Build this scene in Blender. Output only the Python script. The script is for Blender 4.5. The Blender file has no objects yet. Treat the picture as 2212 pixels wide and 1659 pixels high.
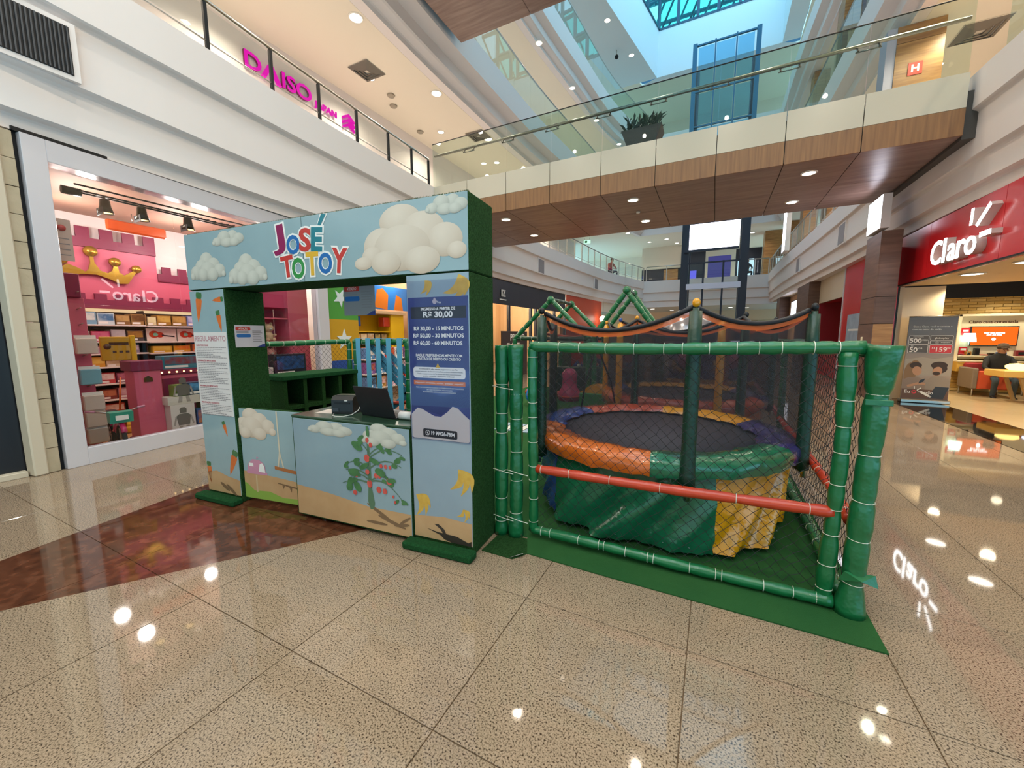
import bpy, math, random
from mathutils import Vector, Matrix, Euler
random.seed(11)
S = bpy.context.scene
COL = S.collection
PI = math.pi

def lin(h):
    h = h.lstrip('#'); o = []
    for i in (0, 2, 4):
        c = int(h[i:i+2], 16) / 255
        o.append(c / 12.92 if c <= .04045 else ((c + .055) / 1.055) ** 2.4)
    return tuple(o) + (1.0,)

# ------------------------------------------------------------------ camera
FPX = 848.0
pitch = math.atan(105 / 848.0); roll = math.radians(0.18); yaw = math.atan2(436, 848 / math.cos(pitch))
f0 = Vector((-math.sin(yaw), math.cos(yaw), 0)); r0 = Vector((math.cos(yaw), math.sin(yaw), 0)); u0 = Vector((0, 0, 1))
fw = f0 * math.cos(pitch) - u0 * math.sin(pitch); u1 = u0 * math.cos(pitch) + f0 * math.sin(pitch)
rt = r0 * math.cos(roll) - u1 * math.sin(roll); up = u1 * math.cos(roll) + r0 * math.sin(roll)
cd = bpy.data.cameras.new('camera'); cam = bpy.data.objects.new('camera', cd); COL.objects.link(cam)
cd.sensor_width = 36; cd.lens = 36 * FPX / 2212; cd.clip_start = .05; cd.clip_end = 300
M = Matrix.Identity(4)
for i in range(3):
    M[i][0] = rt[i]; M[i][1] = up[i]; M[i][2] = -fw[i]
M[0][3], M[1][3], M[2][3] = 0, 0, 1.5
cam.matrix_world = M
S.camera = cam

# ------------------------------------------------------------------ world, big lights, exposure
W = bpy.data.worlds.new('sky'); S.world = W; W.use_nodes = True
bg = W.node_tree.nodes['Background']; bg.inputs[0].default_value = (.36, .74, 1.0, 1); bg.inputs[1].default_value = 3.3
S.view_settings.view_transform = 'Standard'; S.view_settings.look = 'None'
S.view_settings.exposure = -0.28; S.view_settings.gamma = 1.0; S.view_settings.use_curve_mapping = False
S.cycles.max_bounces = 7; S.cycles.transparent_max_bounces = 24; S.cycles.glossy_bounces = 4; S.cycles.diffuse_bounces = 4
S.cycles.sample_clamp_indirect = 6; S.cycles.caustics_reflective = False; S.cycles.caustics_refractive = False

def area(name, loc, sx, sy, power, col, rot=(0, 0, 0)):
    d = bpy.data.lights.new(name, 'AREA'); d.shape = 'RECTANGLE'; d.size = sx; d.size_y = sy; d.energy = power; d.color = col
    o = bpy.data.objects.new(name, d); COL.objects.link(o); o.location = loc; o.rotation_euler = rot
    return o
WARM = (1, .84, .65); NEUT = (1, .93, .84); COOL = (.78, .88, 1.0)
def lamps(name, xs, ys_, z, power, col, size=.09, cone=2.7, kind='SPOT'):
    """a grid of small lamps, downward spots unless kind differs"""
    for x in xs:
        for y in ys_:
            d=bpy.data.lights.new(name,kind); d.energy=power; d.color=col; d.shadow_soft_size=size
            if kind=='SPOT': d.spot_size=cone; d.spot_blend=.7
            o=bpy.data.objects.new(name,d); COL.objects.link(o); o.location=(x,y,z)
LG=1.95
lamps('concourse_fill',(-5.2,-2.6,0,2.6),(-6,-3.2,-.4,2.4),8.6,125*LG,WARM,.06)  # added lamps out of view, standing in for the general mall lighting
lamps('bridge_lamp',(-5.06,-1.79,1.45),(9.6,11.45),4.5,60*LG,WARM,.1)
lamps('gallery_lamp',(-9.4,-7.6),(2,5.5,9,12.5,16,20,25),8.55,85*LG,(1,.86,.68))
lamps('gallery_lamp',(4.6,6.0),(6,9.5,13,17,22),8.55,85*LG,(1,.86,.68))
lamps('upper_bridge_lamp',(-4.6,-1.2,2.2),(7.6,9.3),9.55,95*LG,WARM,.06)
lamps('gallery_edge_lamp',(4.1,),(9.5,12.2,17.5),8.6,70*LG,(1,.86,.68))
lamps('far_hall_lamp',(-5,-1.5,2),(26,34),3.3,90*LG,WARM)
lamps('far_gallery_lamp',(-5,-1.5,2),(33,37),8.6,70*LG,(1,.88,.7))
lamps('toy_shop_lamp',(-8.5,-7.65),(2.4,3.7,5.2,6.8,8.2),3.1,17*LG,(1,.93,.86),.09,2.7,'POINT')
lamps('phone_shop_lamp',(4.7,6.4),(8,10,12,13.6),2.55,60*LG,(1,.84,.58))
lamps('side_shop_lamp',(-9.5,-8.2),(12,15,18,22,26),3.1,70*LG,(1,.85,.66),.09,2.7,'POINT')
lamps('upper_lamp',(-9.2,-7.6),(12,17,22,27),13.5,120*LG,(1,.90,.80),.09,2.0)
lamps('upper_lamp',(4.8,),(12,17,22,27),13.5,120*LG,(1,.90,.80),.09,2.0)
lamps('top_lamp',(-8.5,4.5),(14,20,26),18.9,110*LG,(1,.90,.80),.09,2.0)

# ------------------------------------------------------------------ helpers
class MB:
    def __init__(s): s.v = []; s.f = []; s.sm = []
    def add(s, vs, fs, smooth=False):
        n = len(s.v); s.v += [tuple(p) for p in vs]
        for f in fs: s.f.append(tuple(i + n for i in f)); s.sm.append(smooth)
        return s
    def box(s, x0, x1, y0, y1, z0, z1):
        return s.add([(x0,y0,z0),(x1,y0,z0),(x1,y1,z0),(x0,y1,z0),(x0,y0,z1),(x1,y0,z1),(x1,y1,z1),(x0,y1,z1)],
                     [(0,3,2,1),(4,5,6,7),(0,1,5,4),(1,2,6,5),(2,3,7,6),(3,0,4,7)])
    def bbox(s, x0, x1, y0, y1, z0, z1, b=.01):          # box with chamfered edges all round
        xs=(x0,x1); ys=(y0,y1); zs=(z0,z1); V=[]; idx={}
        for i in (0,1):
            for j in (0,1):
                for k in (0,1):
                    p=[xs[i],ys[j],zs[k]]; sg=(b if i==0 else -b, b if j==0 else -b, b if k==0 else -b)
                    for a in range(3):
                        q=[p[t]+(sg[t] if t!=a else 0) for t in range(3)]
                        idx[(i,j,k,a)]=len(V); V.append(q)
        F=[]
        for a in range(3):
            o=[t for t in range(3) if t!=a]
            for e in (0,1):
                def key(m,n):
                    t=[0,0,0]; t[a]=e; t[o[0]]=m; t[o[1]]=n
                    return idx[(t[0],t[1],t[2],a)]
                q=[key(0,0),key(1,0),key(1,1),key(0,1)]
                F.append(tuple(q if (e==1)==(a!=1) else q[::-1]))
        for a in range(3):
            o=[t for t in range(3) if t!=a]
            for m in (0,1):
                for n in (0,1):
                    def k2(e,ax):
                        t=[0,0,0]; t[a]=e; t[o[0]]=m; t[o[1]]=n
                        return idx[(t[0],t[1],t[2],ax)]
                    F.append((k2(0,o[0]),k2(1,o[0]),k2(1,o[1]),k2(0,o[1])))
        for i in (0,1):
            for j in (0,1):
                for k in (0,1): F.append((idx[(i,j,k,0)],idx[(i,j,k,1)],idx[(i,j,k,2)]))
        return s.add(V,F)
    def quad(s, a, b, c, d): return s.add([a,b,c,d],[(0,1,2,3)])
    def bar(s, p0, p1, w, h, upv=(0,0,1)):
        p0=Vector(p0); p1=Vector(p1); d=(p1-p0).normalized(); u=Vector(upv)
        if abs(d.dot(u))>.99: u=Vector((0,1,0))
        r=d.cross(u).normalized(); u=r.cross(d).normalized(); V=[]
        for p in (p0,p1):
            for a,b in ((-1,-1),(1,-1),(1,1),(-1,1)): V.append(p+r*(a*w/2)+u*(b*h/2))
        return s.add(V,[(0,1,2,3),(7,6,5,4),(0,4,5,1),(1,5,6,2),(2,6,7,3),(3,7,4,0)])
    def tube(s, pts, r, seg=8, caps=True, radii=None, closed=False):
        pts=[Vector(p) for p in pts]; n=len(pts); V=[]; F=[]
        prev=None
        for i,p in enumerate(pts):
            if closed: t=(pts[(i+1)%n]-pts[i-1])
            else: t=pts[min(i+1,n-1)]-pts[max(i-1,0)]
            if t.length<1e-9: t=Vector((0,0,1))
            t.normalize()
            if prev is None:
                a=Vector((0,0,1)) if abs(t.z)<.9 else Vector((1,0,0))
                x=t.cross(a).normalized()
            else:
                x=(prev-t*prev.dot(t)).normalized()
            prev=x; y=t.cross(x); rr=radii[i] if radii else r
            for k in range(seg):
                a=2*PI*k/seg; V.append(p+x*(rr*math.cos(a))+y*(rr*math.sin(a)))
        m=n if closed else n-1
        for i in range(m):
            j=(i+1)%n
            for k in range(seg):
                l=(k+1)%seg; F.append((i*seg+k,i*seg+l,j*seg+l,j*seg+k))
        if caps and not closed:
            F.append(tuple(range(seg))[::-1]); F.append(tuple((n-1)*seg+k for k in range(seg)))
        return s.add(V,F,True)
    def lathe(s, prof, c=(0,0,0), seg=20, sx=1, sy=1):
        V=[]; F=[]; n=len(prof)
        for r,z in prof:
            for k in range(seg):
                a=2*PI*k/seg; V.append((c[0]+r*sx*math.cos(a),c[1]+r*sy*math.sin(a),c[2]+z))
        for i in range(n-1):
            for k in range(seg):
                l=(k+1)%seg; F.append((i*seg+k,i*seg+l,(i+1)*seg+l,(i+1)*seg+k))
        if prof[0][0]>1e-4: F.append(tuple(range(seg))[::-1])
        if prof[-1][0]>1e-4: F.append(tuple((n-1)*seg+k for k in range(seg)))
        return s.add(V,F,True)
    def ball(s, c, rx, ry=None, rz=None, seg=14, rings=8):
        ry=rx if ry is None else ry; rz=rx if rz is None else rz
        pr=[(max(1e-5,math.sin(PI*i/rings)),-math.cos(PI*i/rings)*rz) for i in range(rings+1)]
        return s.lathe(pr,c,seg,rx,ry)
    def prism(s, poly, axis, d0, d1):
        """extrude a 2D outline: axis 'y' -> poly is (x,z); 'x' -> (y,z); 'z' -> (x,y)"""
        def m(p,d): return {'y':(p[0],d,p[1]),'x':(d,p[0],p[1]),'z':(p[0],p[1],d)}[axis]
        n=len(poly); V=[m(p,d0) for p in poly]+[m(p,d1) for p in poly]
        F=[tuple(range(n)),tuple(range(2*n-1,n-1,-1))]+[(i,i+n,(i+1)%n+n,(i+1)%n) for i in range(n)]
        return s.add(V,F)
    def build(s, name, m, parent=None, loc=(0,0,0), rotz=0, world=False):
        me=bpy.data.meshes.new(name); me.from_pydata(s.v,[],s.f)
        if any(s.sm): me.polygons.foreach_set('use_smooth',s.sm)
        if m: me.materials.append(m)
        me.update()
        return place(name, me, parent, loc, rotz, world)

def fixnormals(o):
    import bmesh
    b=bmesh.new(); b.from_mesh(o.data); bmesh.ops.recalc_face_normals(b,faces=b.faces); b.to_mesh(o.data); b.free(); return o

def place(name, data, parent=None, loc=(0,0,0), rotz=0, world=False):
    o=bpy.data.objects.new(name,data); COL.objects.link(o); o.location=loc; o.rotation_euler=(0,0,rotz)
    if parent:
        o.parent=parent
        if world:
            m=Matrix.Identity(4); q=parent
            while q: m=(Matrix.Translation(q.location)@q.rotation_euler.to_matrix().to_4x4())@m; q=q.parent
            o.matrix_parent_inverse=m.inverted()
    return o

def tag(o, label=None, cat=None, group=None, kind=None):
    if label: o['label']=label
    if cat: o['category']=cat
    if group: o['group']=group
    if kind: o['kind']=kind
    return o
def thing(name, label, cat, loc=(0,0,0), rotz=0, group=None, kind=None):
    o=bpy.data.objects.new(name,None); COL.objects.link(o); o.empty_display_size=.1
    o.location=loc; o.rotation_euler=(0,0,rotz)
    return tag(o,label,cat,group,kind)
def struct(name, label=None, cat=None, loc=(0,0,0)): return thing(name,label,cat,loc,0,None,'structure')
def copy_tree(o, parent=None):
    c=o.copy(); COL.objects.link(c)
    if parent: c.parent=parent
    for ch in list(o.children): copy_tree(ch,c)
    return c

# ------------------------------------------------------------------ materials
MATS={}
def mat(name, col, rough=.5, metal=0, bump=None, var=None, emit=0, coat=0, spec=.5, aniso=None, cool=None):
    """col hex; bump=(scale,strength[,stretch xyz]); var=(scale,amount,hex2)"""
    if name in MATS: return MATS[name]
    m=bpy.data.materials.new(name); m.use_nodes=True; N=m.node_tree.nodes; L=m.node_tree.links
    p=N['Principled BSDF']; c=lin(col)
    p.inputs['Base Color'].default_value=c; p.inputs['Roughness'].default_value=rough; p.inputs['Metallic'].default_value=metal
    p.inputs['Specular IOR Level'].default_value=spec
    if coat: p.inputs['Coat Weight'].default_value=coat; p.inputs['Coat Roughness'].default_value=.06
    if emit: p.inputs['Emission Color'].default_value=c; p.inputs['Emission Strength'].default_value=emit
    if bump or var:
        g=N.new('ShaderNodeTexCoord')
    if var:
        n=N.new('ShaderNodeTexNoise'); n.inputs['Scale'].default_value=var[0]; n.inputs['Detail'].default_value=5
        src=g.outputs['Object']
        if len(var)>3:
            mp=N.new('ShaderNodeMapping'); mp.inputs['Scale'].default_value=var[3]; L.new(src,mp.inputs[0]); src=mp.outputs[0]
        L.new(src,n.inputs['Vector'])
        r=N.new('ShaderNodeValToRGB'); r.color_ramp.elements[0].position=.35; r.color_ramp.elements[1].position=.65
        r.color_ramp.elements[0].color=c; r.color_ramp.elements[1].color=lin(var[2])
        L.new(n.outputs['Fac'],r.inputs[0])
        mx=N.new('ShaderNodeMix'); mx.data_type='RGBA'; mx.inputs[0].default_value=var[1]; mx.inputs[6].default_value=c
        L.new(r.outputs[0],mx.inputs[7]); L.new(mx.outputs[2],p.inputs['Base Color'])
    if bump:
        n=N.new('ShaderNodeTexNoise'); n.inputs['Scale'].default_value=bump[0]; n.inputs['Detail'].default_value=3
        src=g.outputs['Object']
        if len(bump)>2:
            mp=N.new('ShaderNodeMapping'); mp.inputs['Scale'].default_value=bump[2]; L.new(src,mp.inputs[0]); src=mp.outputs[0]
        L.new(src,n.inputs['Vector'])
        b=N.new('ShaderNodeBump'); b.inputs['Strength'].default_value=bump[1]; b.inputs['Distance'].default_value=.02
        L.new(n.outputs['Fac'],b.inputs['Height']); L.new(b.outputs[0],p.inputs['Normal'])
    MATS[name]=m; return m

def glass(name, tint='#e6f2ee', ior=1.45, gloss=1.0):
    m=bpy.data.materials.new(name); m.use_nodes=True; N=m.node_tree.nodes; L=m.node_tree.links
    N.remove(N['Principled BSDF']); o=N['Material Output']
    t=N.new('ShaderNodeBsdfTransparent'); t.inputs[0].default_value=lin(tint)
    g=N.new('ShaderNodeBsdfGlossy'); g.inputs['Roughness'].default_value=.01; g.inputs[0].default_value=(gloss,gloss,gloss,1)
    f=N.new('ShaderNodeFresnel'); f.inputs[0].default_value=ior
    ge=N.new('ShaderNodeNewGeometry'); sb=N.new('ShaderNodeMath'); sb.operation='SUBTRACT'; sb.inputs[0].default_value=1; L.new(ge.outputs['Backfacing'],sb.inputs[1])
    mu=N.new('ShaderNodeMath'); mu.operation='MULTIPLY'; L.new(f.outputs[0],mu.inputs[0]); L.new(sb.outputs[0],mu.inputs[1])
    x=N.new('ShaderNodeMixShader'); L.new(mu.outputs[0],x.inputs[0]); L.new(t.outputs[0],x.inputs[1]); L.new(g.outputs[0],x.inputs[2]); L.new(x.outputs[0],o.inputs[0])
    return m
def sheer(name, col, fac, rough=.8):      # fine mesh fabric: part holes, part thread
    m=bpy.data.materials.new(name); m.use_nodes=True; N=m.node_tree.nodes; L=m.node_tree.links
    p=N['Principled BSDF']; p.inputs['Base Color'].default_value=lin(col); p.inputs['Roughness'].default_value=rough
    t=N.new('ShaderNodeBsdfTransparent'); x=N.new('ShaderNodeMixShader'); x.inputs[0].default_value=fac
    L.new(t.outputs[0],x.inputs[1]); L.new(p.outputs[0],x.inputs[2]); L.new(x.outputs[0],N['Material Output'].inputs[0])
    return m
def lamp(name, col, s):
    m=bpy.data.materials.new(name); m.use_nodes=True; N=m.node_tree.nodes; L=m.node_tree.links
    N.remove(N['Principled BSDF']); e=N.new('ShaderNodeEmission'); e.inputs[0].default_value=lin(col); e.inputs[1].default_value=s
    L.new(e.outputs[0],N['Material Output'].inputs[0]); return m

def granite(name, base, dark, light, scale, rough, lo=.585, hi=.68, tilevar=.06, spec=.6):
    m=bpy.data.materials.new(name); m.use_nodes=True; N=m.node_tree.nodes; L=m.node_tree.links
    p=N['Principled BSDF']; g=N.new('ShaderNodeNewGeometry')
    def noise(sc,det):
        n=N.new('ShaderNodeTexNoise'); n.inputs['Scale'].default_value=sc; n.inputs['Detail'].default_value=det; L.new(g.outputs['Position'],n.inputs['Vector']); return n
    n=noise(scale,1.6); r=N.new('ShaderNodeValToRGB'); e=r.color_ramp.elements
    e[0].position=.36; e[0].color=lin(light); e[1].position=hi; e[1].color=lin(dark); e2=e.new(lo-.06); e2.color=lin(base); L.new(n.outputs['Fac'],r.inputs[0])
    n3=noise(scale*2.3,1); r3=N.new('ShaderNodeMapRange'); r3.inputs[1].default_value=.3; r3.inputs[2].default_value=.7; r3.inputs[3].default_value=.86; r3.inputs[4].default_value=1.12; L.new(n3.outputs['Fac'],r3.inputs[0])
    n2=noise(1.3,3); oi=N.new('ShaderNodeObjectInfo')
    ad=N.new('ShaderNodeMath'); ad.operation='MULTIPLY_ADD'; ad.inputs[1].default_value=.45; ad.inputs[2].default_value=.75; L.new(n2.outputs['Fac'],ad.inputs[0])
    a2=N.new('ShaderNodeMath'); a2.operation='MULTIPLY_ADD'; a2.inputs[1].default_value=tilevar; L.new(oi.outputs['Random'],a2.inputs[0]); L.new(ad.outputs[0],a2.inputs[2])
    a3=N.new('ShaderNodeMath'); a3.operation='MULTIPLY'; L.new(a2.outputs[0],a3.inputs[0]); L.new(r3.outputs[0],a3.inputs[1])
    hs=N.new('ShaderNodeHueSaturation'); L.new(a3.outputs[0],hs.inputs['Value']); L.new(r.outputs[0],hs.inputs['Color'])
    L.new(hs.outputs[0],p.inputs['Base Color'])
    p.inputs['Roughness'].default_value=rough; p.inputs['Specular IOR Level'].default_value=spec
    return m
def woodmat(name, a, b, rough=.4, stretch=(1,1,12), scale=3):
    m=bpy.data.materials.new(name); m.use_nodes=True; N=m.node_tree.nodes; L=m.node_tree.links
    p=N['Principled BSDF']; g=N.new('ShaderNodeNewGeometry'); mp=N.new('ShaderNodeMapping'); mp.inputs['Scale'].default_value=stretch
    L.new(g.outputs['Position'],mp.inputs[0]); n=N.new('ShaderNodeTexNoise'); n.inputs['Scale'].default_value=scale; n.inputs['Detail'].default_value=4
    L.new(mp.outputs[0],n.inputs['Vector']); r=N.new('ShaderNodeValToRGB'); r.color_ramp.elements[0].position=.32; r.color_ramp.elements[1].position=.7
    r.color_ramp.elements[0].color=lin(a); r.color_ramp.elements[1].color=lin(b); L.new(n.outputs['Fac'],r.inputs[0]); L.new(r.outputs[0],p.inputs['Base Color'])
    p.inputs['Roughness'].default_value=rough
    return m
def gradient(name, top, bottom, z0, z1, rough=.25):   # a printed tone blend, in the artwork's own coordinates
    m=bpy.data.materials.new(name); m.use_nodes=True; N=m.node_tree.nodes; L=m.node_tree.links
    p=N['Principled BSDF']; p.inputs['Roughness'].default_value=rough
    g=N.new('ShaderNodeTexCoord'); sp=N.new('ShaderNodeSeparateXYZ'); L.new(g.outputs['Generated'],sp.inputs[0])
    r=N.new('ShaderNodeValToRGB'); r.color_ramp.elements[0].position=z0; r.color_ramp.elements[1].position=z1
    r.color_ramp.elements[0].color=lin(bottom); r.color_ramp.elements[1].color=lin(top)
    L.new(sp.outputs[2],r.inputs[0]); L.new(r.outputs[0],p.inputs['Base Color'])
    return m

def toned(name, top, bottom, rough=.25):     # printed puff shading, carried by the artwork's own vertices
    m=bpy.data.materials.new(name); m.use_nodes=True; N=m.node_tree.nodes; L=m.node_tree.links
    p=N['Principled BSDF']; p.inputs['Roughness'].default_value=rough; a=N.new('ShaderNodeAttribute'); a.attribute_name='tone'
    r=N.new('ShaderNodeValToRGB'); r.color_ramp.elements[0].color=lin(bottom); r.color_ramp.elements[1].color=lin(top)
    L.new(a.outputs['Fac'],r.inputs[0]); L.new(r.outputs[0],p.inputs['Base Color']); return m

def text(name, s, size, m, parent=None, loc=(0,0,0), rot=(PI/2,0,0), ext=.001, off=0.0, align='CENTER', sx=1.0, valign='CENTER', shear=0):
    c=bpy.data.curves.new(name,'FONT'); c.body=s; c.size=size; c.extrude=ext; c.offset=off; c.align_x=align; c.align_y=valign; c.resolution_u=3; c.shear=shear
    c.materials.append(m)
    o=bpy.data.objects.new(name,c); COL.objects.link(o); o.location=loc; o.rotation_euler=rot; o.scale=(sx,1,1)
    me=bpy.data.meshes.new_from_object(o); bpy.data.objects.remove(o); bpy.data.curves.remove(c)
    o=bpy.data.objects.new(name,me); COL.objects.link(o); o.location=loc; o.rotation_euler=rot; o.scale=(sx,1,1)
    if parent: o.parent=parent
    return o

def catmull(pts, y):
    pts=sorted(pts)
    if y<=pts[0][0]: return pts[0][1]
    if y>=pts[-1][0]: return pts[-1][1]
    for i in range(len(pts)-1):
        if pts[i][0]<=y<=pts[i+1][0]: break
    y0,x0=pts[i]; y1,x1=pts[i+1]; ym,xm=pts[max(i-1,0)]; yn,xn=pts[min(i+2,len(pts)-1)]
    m0=(x1-xm)/(y1-ym); m1=(xn-x0)/(yn-y0); h=y1-y0; t=(y-y0)/h
    return (2*t**3-3*t*t+1)*x0+(t**3-2*t*t+t)*h*m0+(-2*t**3+3*t*t)*x1+(t**3-t*t)*h*m1
PLP=[(-12,-5.1),(-6,-5.5),(0,-6.1),(2.7,-6.36),(4.45,-6.57),(8.6,-6.88),(12.3,-6.95),(16.2,-6.92),(20,-6.64),(26,-6.05),(31.5,-4.75)]
PRP=[(-12,6.0),(-6,5.4),(0,4.55),(4,3.95),(7,3.5),(9.2,3.34),(12,3.3),(16,3.25),(20.3,3.14),(25,3.0),(31.5,3.0)]
PL=lambda y: catmull(PLP,y)
PR=lambda y: catmull(PRP,y)
def ys(a,b,step=1.0):
    n=max(1,round((b-a)/step)); return [a+(b-a)*i/n for i in range(n+1)]
def sweep(mb, fx, sgn, prof, a, b, step=1.0):
    """sweep a profile of (offset into the atrium, z) along the curve x=fx(y)"""
    Y=ys(a,b,step); V=[]; F=[]; k=len(prof)
    for y in Y:
        for o,z in prof: V.append((fx(y)+sgn*o,y,z))
    for i in range(len(Y)-1):
        for j in range(k-1):
            q=(i*k+j,i*k+j+1,(i+1)*k+j+1,(i+1)*k+j)
            F.append(q if sgn<0 else q[::-1])
    mb.add(V,F); return mb
# ================================================================== SETTING
m_plaster=mat('plaster_white','#e9e0dc',.6); m_cream=mat('plaster_cream','#e6d8c4',.65); m_ceil=mat('ceiling_paint','#efe4d0',.8)
m_groove=mat('shadow_joint','#5a5048',.8); m_dark=mat('dark_metal','#1c1d20',.45,.4); m_steel=mat('brushed_steel','#b9b7b2',.28,1)
m_glass=glass('clear_glass','#f7fbfa',1.45,1.0); m_glassg=glass('green_edge_glass','#eff7f3',1.45,1.0); m_blueglass=glass('blue_tint_glass','#b9dff0',1.5,.9)
m_skyglass=glass('turquoise_roof_glass','#a0efe6',1.3,.6)
m_granite=granite('beige_granite','#958069','#3a2c22','#a68f78',140,.042)
m_brown=granite('brown_granite','#55301f','#3d2318','#613b29',11,.06,.55,.75,.12,.4)
m_grout=mat('floor_grout','#6b5238',.8)
m_blackstone=mat('black_granite','#0b0a0a',.04,var=(60,.5,'#2a2522'))
m_wood=woodmat('walnut_panel','#84695f','#a08679',.35,(1,10,10),1.2)
m_wooddk=woodmat('walnut_column','#553a2e','#6f5142',.4,(1,1,9),1.6); m_woodv=woodmat('oak_vertical','#8a6144','#a8794f',.35,(14,14,.7),1.5)
m_woodh=woodmat('oak_horizontal','#8f6238','#b98a52',.4,(1,1,9),1.6)
m_downlight=lamp('lamp_warm','#fff0d8',26); m_downlight2=lamp('lamp_warm_far','#fff2df',14)
m_ring=mat('lamp_trim','#efe6d8',.4)

# ---- floor: slab of grout, granite tiles laid on it one by one, a wedge of brown granite let in
floor=MB().box(-14,9,-3,40,-.2,-.006).build('floor',m_grout); tag(floor,'polished beige granite floor with a brown wedge','floor',kind='structure')
TX0,TY0,TW,TH=.811,1.045,.845,.855
A0=Vector((-4.208,.64)); A1=Vector((-4.535,2.031)); C0=Vector((-3.426,.493)); C1=Vector((-2.364,2.042))
def clip(poly,p,d,keep):
    """keep the side of the line p+t*d where cross*keep>0"""
    out=[]; n=len(poly)
    sd=[((d.x*(q[1]-p.y)-d.y*(q[0]-p.x))*keep) for q in poly]
    for i in range(n):
        j=(i+1)%n; a,b=poly[i],poly[j]
        if sd[i]>=0: out.append(a)
        if (sd[i]>0)!=(sd[j]>0) and sd[i]!=sd[j]:
            t=sd[i]/(sd[i]-sd[j]); out.append((a[0]+(b[0]-a[0])*t,a[1]+(b[1]-a[1])*t))
    return out
def parea(p): return abs(sum(p[i][0]*p[(i+1)%len(p)][1]-p[(i+1)%len(p)][0]*p[i][1] for i in range(len(p))))/2
dA=A1-A0; dC=C1-C0; g=.0022
tile_me=MB().bbox(g,TW-g,g,TH-g,-.02,0,.0012)
tme=bpy.data.meshes.new('tile'); tme.from_pydata(tile_me.v,[],tile_me.f); tme.materials.append(m_granite)
for i in range(-10,6):
    for j in range(-2,15):
        x=TX0+i*TW; y=TY0+j*TH
        if x+TW<-6.45 or x>3.6: continue
        rect=[(x+g,y+g),(x+TW-g,y+g),(x+TW-g,y+TH-g),(x+g,y+TH-g)]
        x1c=min(x+TW-g,3.585); rect=[(x+g,y+g),(x1c,y+g),(x1c,y+TH-g),(x+g,y+TH-g)]
        L_=clip(rect,A0,dA,1); R_=clip(rect,C0,dC,-1); B_=clip(clip(rect,A0,dA,-1),C0,dC,1)
        if y>2.6: L_=R_=[]; B_=[]; plain=True
        else: plain=(not B_ or parea(B_)<.003)
        if plain and x+TW<=3.6: place('tile',tme,floor,(x,y,0)); continue
        if plain: MB().prism(rect,'z',-.02,0).build('tile',m_granite,floor); continue
        for poly,m in ((L_,m_granite),(R_,m_granite),(B_,m_brown)):
            if len(poly)>2 and parea(poly)>.003: fixnormals(MB().prism(poly,'z',-.02,0).build('tile',m,floor))
far=MB().box(-8,3.585,TY0+15*TH+.002,36,-.02,0).build('paving_far',m_granite,floor)

# ---- left side: ground piers, stepped balcony bands of three storeys
def band(name,label,fx,sgn,prof,a,b,m,step=1.0): 
    o=sweep(MB(),fx,sgn,prof,a,b,step).build(name,m); return tag(o,label,'balcony front',kind='structure')
prof2=[(-.8,3.61),(-.27,3.61),(-.27,3.74),(-.25,3.76),(-.20,3.77),(-.16,3.785),(-.16,4.17),(-.14,4.20),(-.10,4.215),(-.075,4.23),(-.075,4.86),(-.055,4.885),(-.02,4.90),(0,4.92),(0,5.45),(-.22,5.45),(-.22,5.2),(-9,5.2)]
prof2r=[(-.55,3.62),(-.27,3.62),(-.27,3.78),(-.25,3.80),(-.20,3.81),(-.16,3.83),(-.16,4.17),(-.14,4.20),(-.10,4.215),(-.075,4.23),(-.075,4.86),(-.055,4.885),(-.02,4.90),(0,4.92),(0,5.45),(-.22,5.45),(-.22,5.2),(-9,5.2)]
def profu(z): return [(-.78,z-1.645),(-.48,z-1.645),(-.48,z-1.52),(-.45,z-1.49),(-.30,z-1.40),(-.26,z-1.36),(-.26,z-1.06),(-.22,z-1.03),(-.05,z-.90),(0,z-.86),(0,z),(-.22,z),(-.22,z-.25),(-9,z-.25)]
band('wall_left_balcony','white stepped balcony front above the toy shop',PL,1,prof2,-12,31.5,m_plaster)
band('wall_left_balcony','second white balcony band high on the toy shop side',PL,1,profu(10.45),-12,31.5,m_plaster)
band('wall_left_balcony','topmost white balcony band on the toy shop side',PL,1,profu(15.5),-12,31.5,m_plaster)
band('wall_right_balcony','white stepped balcony front above the red phone shop',PR,-1,prof2r,-12,31.5,m_plaster)
band('wall_right_balcony','second white balcony band high on the phone shop side',PR,-1,profu(10.45),-12,31.5,m_plaster)
band('wall_right_balcony','topmost white balcony band on the phone shop side',PR,-1,profu(15.5),-12,31.5,m_plaster)
def slab(name,label,pts,z0,z1,m):
    o=fixnormals(MB().prism(pts,'z',z0,z1).build(name,m)); return tag(o,label,'ceiling',kind='structure')
YS=ys(-12,31.5)
def side_poly(fx,off,xo): return [(fx(y)+off,y) for y in YS]+[(xo,31.5),(xo,-12)]
for z,n in ((8.8,'first'),(13.85,'second'),(19.2,'third')):
    slab('ceiling','cream gallery ceiling of the %s upper floor, toy shop side'%n,side_poly(PL,-.74,-14),z,z+.12,m_ceil)
    slab('ceiling','cream gallery ceiling of the %s upper floor, phone shop side'%n,side_poly(PR,.74,10),z,z+.12,m_ceil)
slab('ceiling','plain ceiling of the ground floor shops, toy shop side',side_poly(PL,-.75,-14),3.6,3.66,m_ceil)
slab('ceiling','plain ceiling of the ground floor shops, phone shop side',side_poly(PR,.45,10),3.64,3.7,m_ceil)
def wall(name,label,x0,x1,y0,y1,z0,z1,m):
    return tag(MB().box(x0,x1,y0,y1,z0,z1).build(name,m),label,'wall',kind='structure')
wall('wall_left','pale wall behind the first upper gallery with the pink sign',-10.5,-10.3,-12,31.5,5.2,8.8,mat('wall_pale','#e4dcd8',.7))
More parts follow.
